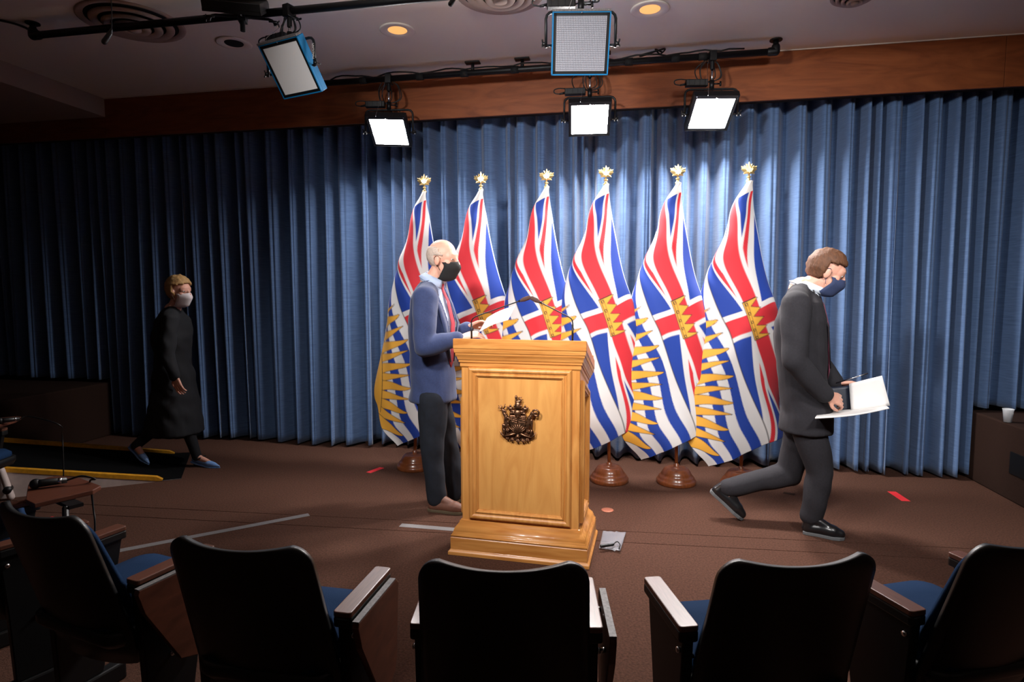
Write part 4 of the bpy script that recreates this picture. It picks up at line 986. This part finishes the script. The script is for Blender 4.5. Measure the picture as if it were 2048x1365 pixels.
    # lapels
    for sy in (-1, 1):
        b = B(); e0 = N_+l*(sy*.075)+f*.05+V((0, 0, .0)); e1 = J['chest']+l*(sy*.085)+f*.135; e2 = V((J['waist'].x, J['waist'].y, vbot))+l*(sy*.02)+f*.150
        a0 = [e0, e0*.5+e1*.5+f*.012, e1+f*.012, e2]; b0 = [e0+l*sy*.035, e0*.5+e1*.5+l*sy*.055+f*.004, e1+l*(sy*.05)+f*.004, e2+l*sy*.012]
        vs = [p+f*.006 for p in a0]+[p+f*.006 for p in b0]; b.add(vs, [(i, i+1, 5+i, 4+i) for i in range(3)]); lo = b.build('lapel', mats['jacket'], t_, True, world=True); md = lo.modifiers.new('t', 'SOLIDIFY'); md.thickness = .006
    for sd_ in 'RL':
        b = B(); wv = (J['wr'+sd_]-J['el'+sd_]).normalized(); b.cyl(J['wr'+sd_]-wv*.035, J['wr'+sd_]+wv*.006, .041, .038, 16); b.build('cuff', mats['shirt'], t_, True, world=True)
    eyes(t_, P); mask(t_, P, rot, hc, s, mats['mask'])
    hair(t_, hc, rot, s, mats['hair'], cfg['hgrow'], cfg['hpred'])
    for sy in (-1, 1): B().tube([P(.083, sy*.018, .030), P(.082, sy*.034, .034), P(.068, sy*.052, .028)], [.003, .004, .002], 6).build('eyebrow', mats['hair'], t_, True, world=True)
    for sd_ in 'RL': shoe(t_, J['heel'+sd_], J['toe'+sd_], J['an'+sd_], mats['shoe'])
    return t_
# --- man in the navy blazer, behind the left side of the lectern
Y0 = 4.10
J = dict(head=W(886, 519, Y0-.02), neck=W(862, 570, Y0), chest=W(864, 646, Y0), waist=W(864, 728, Y0), hip=W(868, 788, Y0), hem=W(866, 800, Y0),
         shR=W(851, 598, Y0-.175), shL=W(868, 597, Y0+.175), elR=W(848, 694, Y0-.27), wrR=W(918, 678, Y0-.20), elL=W(880, 695, Y0+.24), wrL=W(938, 655, Y0+.10),
         hpR=W(866, 800, Y0-.09), knR=W(864, 905, Y0-.10), anR=W(874, 1003, Y0-.09), hpL=W(872, 800, Y0+.09), knL=W(898, 905, Y0+.10), anL=W(915, 990, Y0+.12))
J['heelR'] = F(858, 1021); J['toeR'] = J['heelR']+V((.265, -.075, 0)); J['heelL'] = F(895, 1000); J['toeL'] = J['heelL']+V((.275, -.05, 0))
J['hdR'] = (V((.9, .1, .28)), V((-.25, -.45, .85)), 28, 1); J['hdL'] = (V((.85, -.25, .35)), V((-.3, .4, .8)), 26, -1)
m1 = man('bald man in a navy blazer, blue jeans and black mask holding papers behind the lectern', J, dict(skin='skin_pale', trousers='jeans', jacket='navy_jacket', shirt='shirt_blue', tie='tie_red', mask='mask_black', hair='hair_grey', shoe=('shoe_brown', 'sole_tan')),
    dict(face=(.95, -.30, 0), look=(.93, -.36, -.10), base=F(872, 1025), hs=1.06, hgrow=.002, vw=.085, hpred=lambda x, y, z: x < .03-.9*max(0, z-.02) and -.058 < z < .075 and not (abs(y) > .055 and x > -.026 and z < .022)))
# papers in his hands
def sheet_obj(label, corners, thick=.004, bow=.02, m='paper', name='paper_sheets'):
    c = [V(p) for p in corners]; n_ = (c[1]-c[0]).cross(c[3]-c[0]).normalized(); n = 8; vs = []
    for i in range(n+1):
        for j in range(n+1):
            a, q = i/n, j/n; vs.append(c[0]*(1-a)*(1-q)+c[1]*a*(1-q)+c[2]*a*q+c[3]*(1-a)*q+n_*bow*math.sin(PI*a)-(c[0]+c[2])/2)
    me = bpy.data.meshes.new(name); me.from_pydata(vs, [], [(i*(n+1)+j, (i+1)*(n+1)+j, (i+1)*(n+1)+j+1, i*(n+1)+j+1) for i in range(n) for j in range(n)])
    o = obj(name, me, m, None, True); o.location = (c[0]+c[2])/2; md = o.modifiers.new('t', 'SOLIDIFY'); md.thickness = thick; return tag(o, label, 'paper')
ha = J['wrR']+V((.10, 0, .05)); hb = J['wrL']+V((.10, -.02, .05))
sheet_obj('white papers held by the man in the navy blazer above the lectern', [W(958, 664, Y0-.20), W(1016, 640, Y0-.22), W(1030, 612, Y0+.04), W(974, 636, Y0+.06)], .003, .01)
# --- man in the charcoal suit walking right
Y0 = 3.70
J = dict(head=W(1653, 544, Y0-.05), neck=W(1604, 580, Y0), chest=W(1600, 652, Y0), waist=W(1604, 750, Y0), hip=W(1612, 832, Y0), hem=W(1610, 858, Y0),
         shR=W(1592, 610, Y0-.19), shL=W(1616, 606, Y0+.18), elR=W(1588, 722, Y0-.26), wrR=W(1652, 792, Y0-.24), elL=W(1630, 715, Y0+.22), wrL=W(1672, 768, Y0+.04),
         hpR=W(1612, 842, Y0-.09), knR=W(1640, 945, Y0-.10), anR=W(1622, 1036, Y0-.08), hpL=W(1606, 842, Y0+.09), knL=W(1574, 950, Y0+.12), anL=W(1476, 1004, Y0+.16))
J['heelR'] = F(1606, 1066); J['toeR'] = F(1690, 1081)
J['toeL'] = F(1484, 1042)
def pushed(T, fw, ang, L_, up_=.085, back=.215):   # trailing foot raised on its toes: heel point and ankle joint
    d_ = fw*math.cos(ang)-V((0, 0, 1))*math.sin(ang); n_ = fw*math.sin(ang)+V((0, 0, 1))*math.cos(ang); return T-d_*L_, T-d_*back+n_*up_
J['heelL'], J['anL'] = pushed(J['toeL'], V((.93, -.36, 0)), R(40), .27); J['knL'] = W(1578, 948, Y0+.12)
J['hdR'] = (V((.85, .15, -.25)), V((-.15, -.75, .5)), 40, 1); J['hdL'] = (V((.9, -.3, .1)), V((0, .3, .95)), 35, -1)
m2 = man('brown-haired man in a charcoal suit striding right with papers, looking down', J, dict(skin='skin', trousers='charcoal_suit', jacket='charcoal_suit', shirt='shirt_white', tie='tie_purple', mask='mask_blue', hair='hair_brown', shoe=('shoe_black', 'sole_grey')),
    dict(face=(.93, -.36, 0), look=(.86, -.30, -.42), base=F(1640, 1070), hs=1.03, hgrow=.013, vw=.09, vlow=.05, hpred=lambda x, y, z: (z > .05+.25*max(0, x) or (x < -.02 and z > -.055)) and x < .085))
# open document: dark folder with white sheets
sheet_obj('white document sheet lying open in the hands of the man in the charcoal suit', [W(1630, 836, Y0-.30), W(1778, 816, Y0-.38), W(1765, 806, Y0-.08), W(1640, 822, Y0-.06)], .006, -.012)
sheet_obj('white page standing up from the open document of the suited man', [W(1702, 822, Y0-.13), W(1780, 812, Y0-.26), W(1764, 752, Y0-.24), W(1698, 768, Y0-.10)], .003, .008)
sheet_obj('dark folder cover behind the pages held by the suited man', [W(1640, 828, Y0-.05), W(1706, 822, Y0-.09), W(1698, 772, Y0-.06), W(1640, 776, Y0-.0)], .006, .0, 'folder', 'folder')
tag(B().cyl(W(1672, 767, Y0-.06), W(1736, 747, Y0-.16), .004, n=8).build('pen', 'chrome', None, True), 'thin pale pen held above the document by the suited man', 'pen')

# --- woman in black walking right, far left
Y0 = 5.12; base = F(345, 930); f, l, u = basis((.97, -.24, 0))
t_ = thing('person', 'blonde woman in a long black coat and pale blue shoes with a white mask', 'person', base)
hf = V((.95, -.28, -.08)).normalized(); hl = V((0, 0, 1)).cross(hf).normalized(); hu = hf.cross(hl); hc = W(359, 583, Y0-.02); s = .98
J = dict(neck=W(346, 621, Y0), chest=W(346, 670, Y0), waist=W(346, 722, Y0), hip=W(348, 770, Y0), shR=W(341, 640, Y0-.15), shL=W(352, 640, Y0+.15), elR=W(334, 705, Y0-.2), wrR=W(350, 754, Y0-.2), elL=W(352, 706, Y0+.2), wrL=W(372, 752, Y0+.17),
         hpR=W(346, 778, Y0-.08), knR=W(372, 850, Y0-.07), anR=W(394, 914, Y0-.05), hpL=W(348, 778, Y0+.08), knL=W(318, 852, Y0+.08), anL=W(274, 902, Y0+.08))
heelR = F(384, 932); toeR = F(441, 937); toeL = F(298, 931, .05); hL, J['anL'] = pushed(toeL, V((.97, -.24, 0)), R(32), .24, .07, .19)
b = B(); P, rot = head_parts(b, hc, hf, hl, hu, s); b.cap(P(-.025, 0, -.07), J['neck'], .046, .05); b.chain([J['neck'], J['chest'], J['waist'], J['hip']], [.07, .10, .09, .10])
for sd_ in 'RL':
    b.chain([J['neck']*.2+J['chest']*.8, J['sh'+sd_], J['el'+sd_], J['wr'+sd_]], [.045, .04, .032, .024]); b.chain([J['hip'], J['hp'+sd_], J['kn'+sd_], J['an'+sd_]], [.09, .075, .046, .034])
b.chain([J['anR'], toeR*.55+J['anR']*.45+V((0, 0, .004))], [.028, .018]); b.chain([J['anL'], toeL*.6+J['anL']*.4], [.03, .022])
hand(b, J['wrR'], (.30, -.05, -.95), (-.2, -.95, .0), 22, .95, 1); hand(b, J['wrL'], (.2, .1, -.97), (0, .95, .1), 22, .95, -1)
obj('body', shift(remesh(b, .005, 3), base), 'skin', t_, True)
b = B(); rings(b, [(J['neck']+V((0, 0, .03)), f, .058, .06), (J['neck']-V((0, 0, .03)), f, .085, .11), (J['shR']*.5+J['shL']*.5, f, .10, .155), (J['chest'], f, .135, .165), (J['waist'], f, .12, .15), (J['hip'], f, .145, .18), (W(350, 820, Y0), f, .19, .20), (W(348, 866, Y0), f, .24, .215)])
for sd_ in 'RL': b.chain([J['neck']-V((0, 0, .012)), J['sh'+sd_], J['el'+sd_], J['wr'+sd_]], [.052, .066, .055, .044], 16)
obj('coat', shift(crease(remesh(b, .010, 5), .016, 8, 5), base), 'black_coat', t_, True)
b = B()
for sd_ in 'RL': b.chain([J['hp'+sd_], J['kn'+sd_], J['an'+sd_]], [.085, .054, .040], 14)
obj('tights', shift(remesh(b, .008, 3), base), 'black_coat', t_, True)
eyes(t_, P); mask(t_, P, rot, hc, s, 'mask_white')
hair(t_, hc, rot, s, 'hair_blonde', .018, lambda x, y, z: (z > .045+.35*max(0, x)) or (x < .012 and z > -.105))
sr = shoe(t_, heelR, toeR, J['anR'], ('shoe_blue', 'shoe_blue'), .038, .035, low=True)
shoe(t_, hL, toeL, J['anL'], ('shoe_blue', 'shoe_blue'), .038, .02, low=True)
B().tube([heelR+V((.03, 0, .05)), heelR+V((.02, 0, .0))], [.012, .006], 8).build('heel', 'strap_black', t_, True, world=True)
b = B(); b.tube(bez([heelR+V((.05, -.045, .06)), heelR+V((.09, -.045, .075)), heelR+V((.11, 0, .085)), heelR+V((.09, .045, .075)), heelR+V((.05, .045, .06))], 5), .006, 8); b.build('strap', 'strap_black', t_, True, world=True)
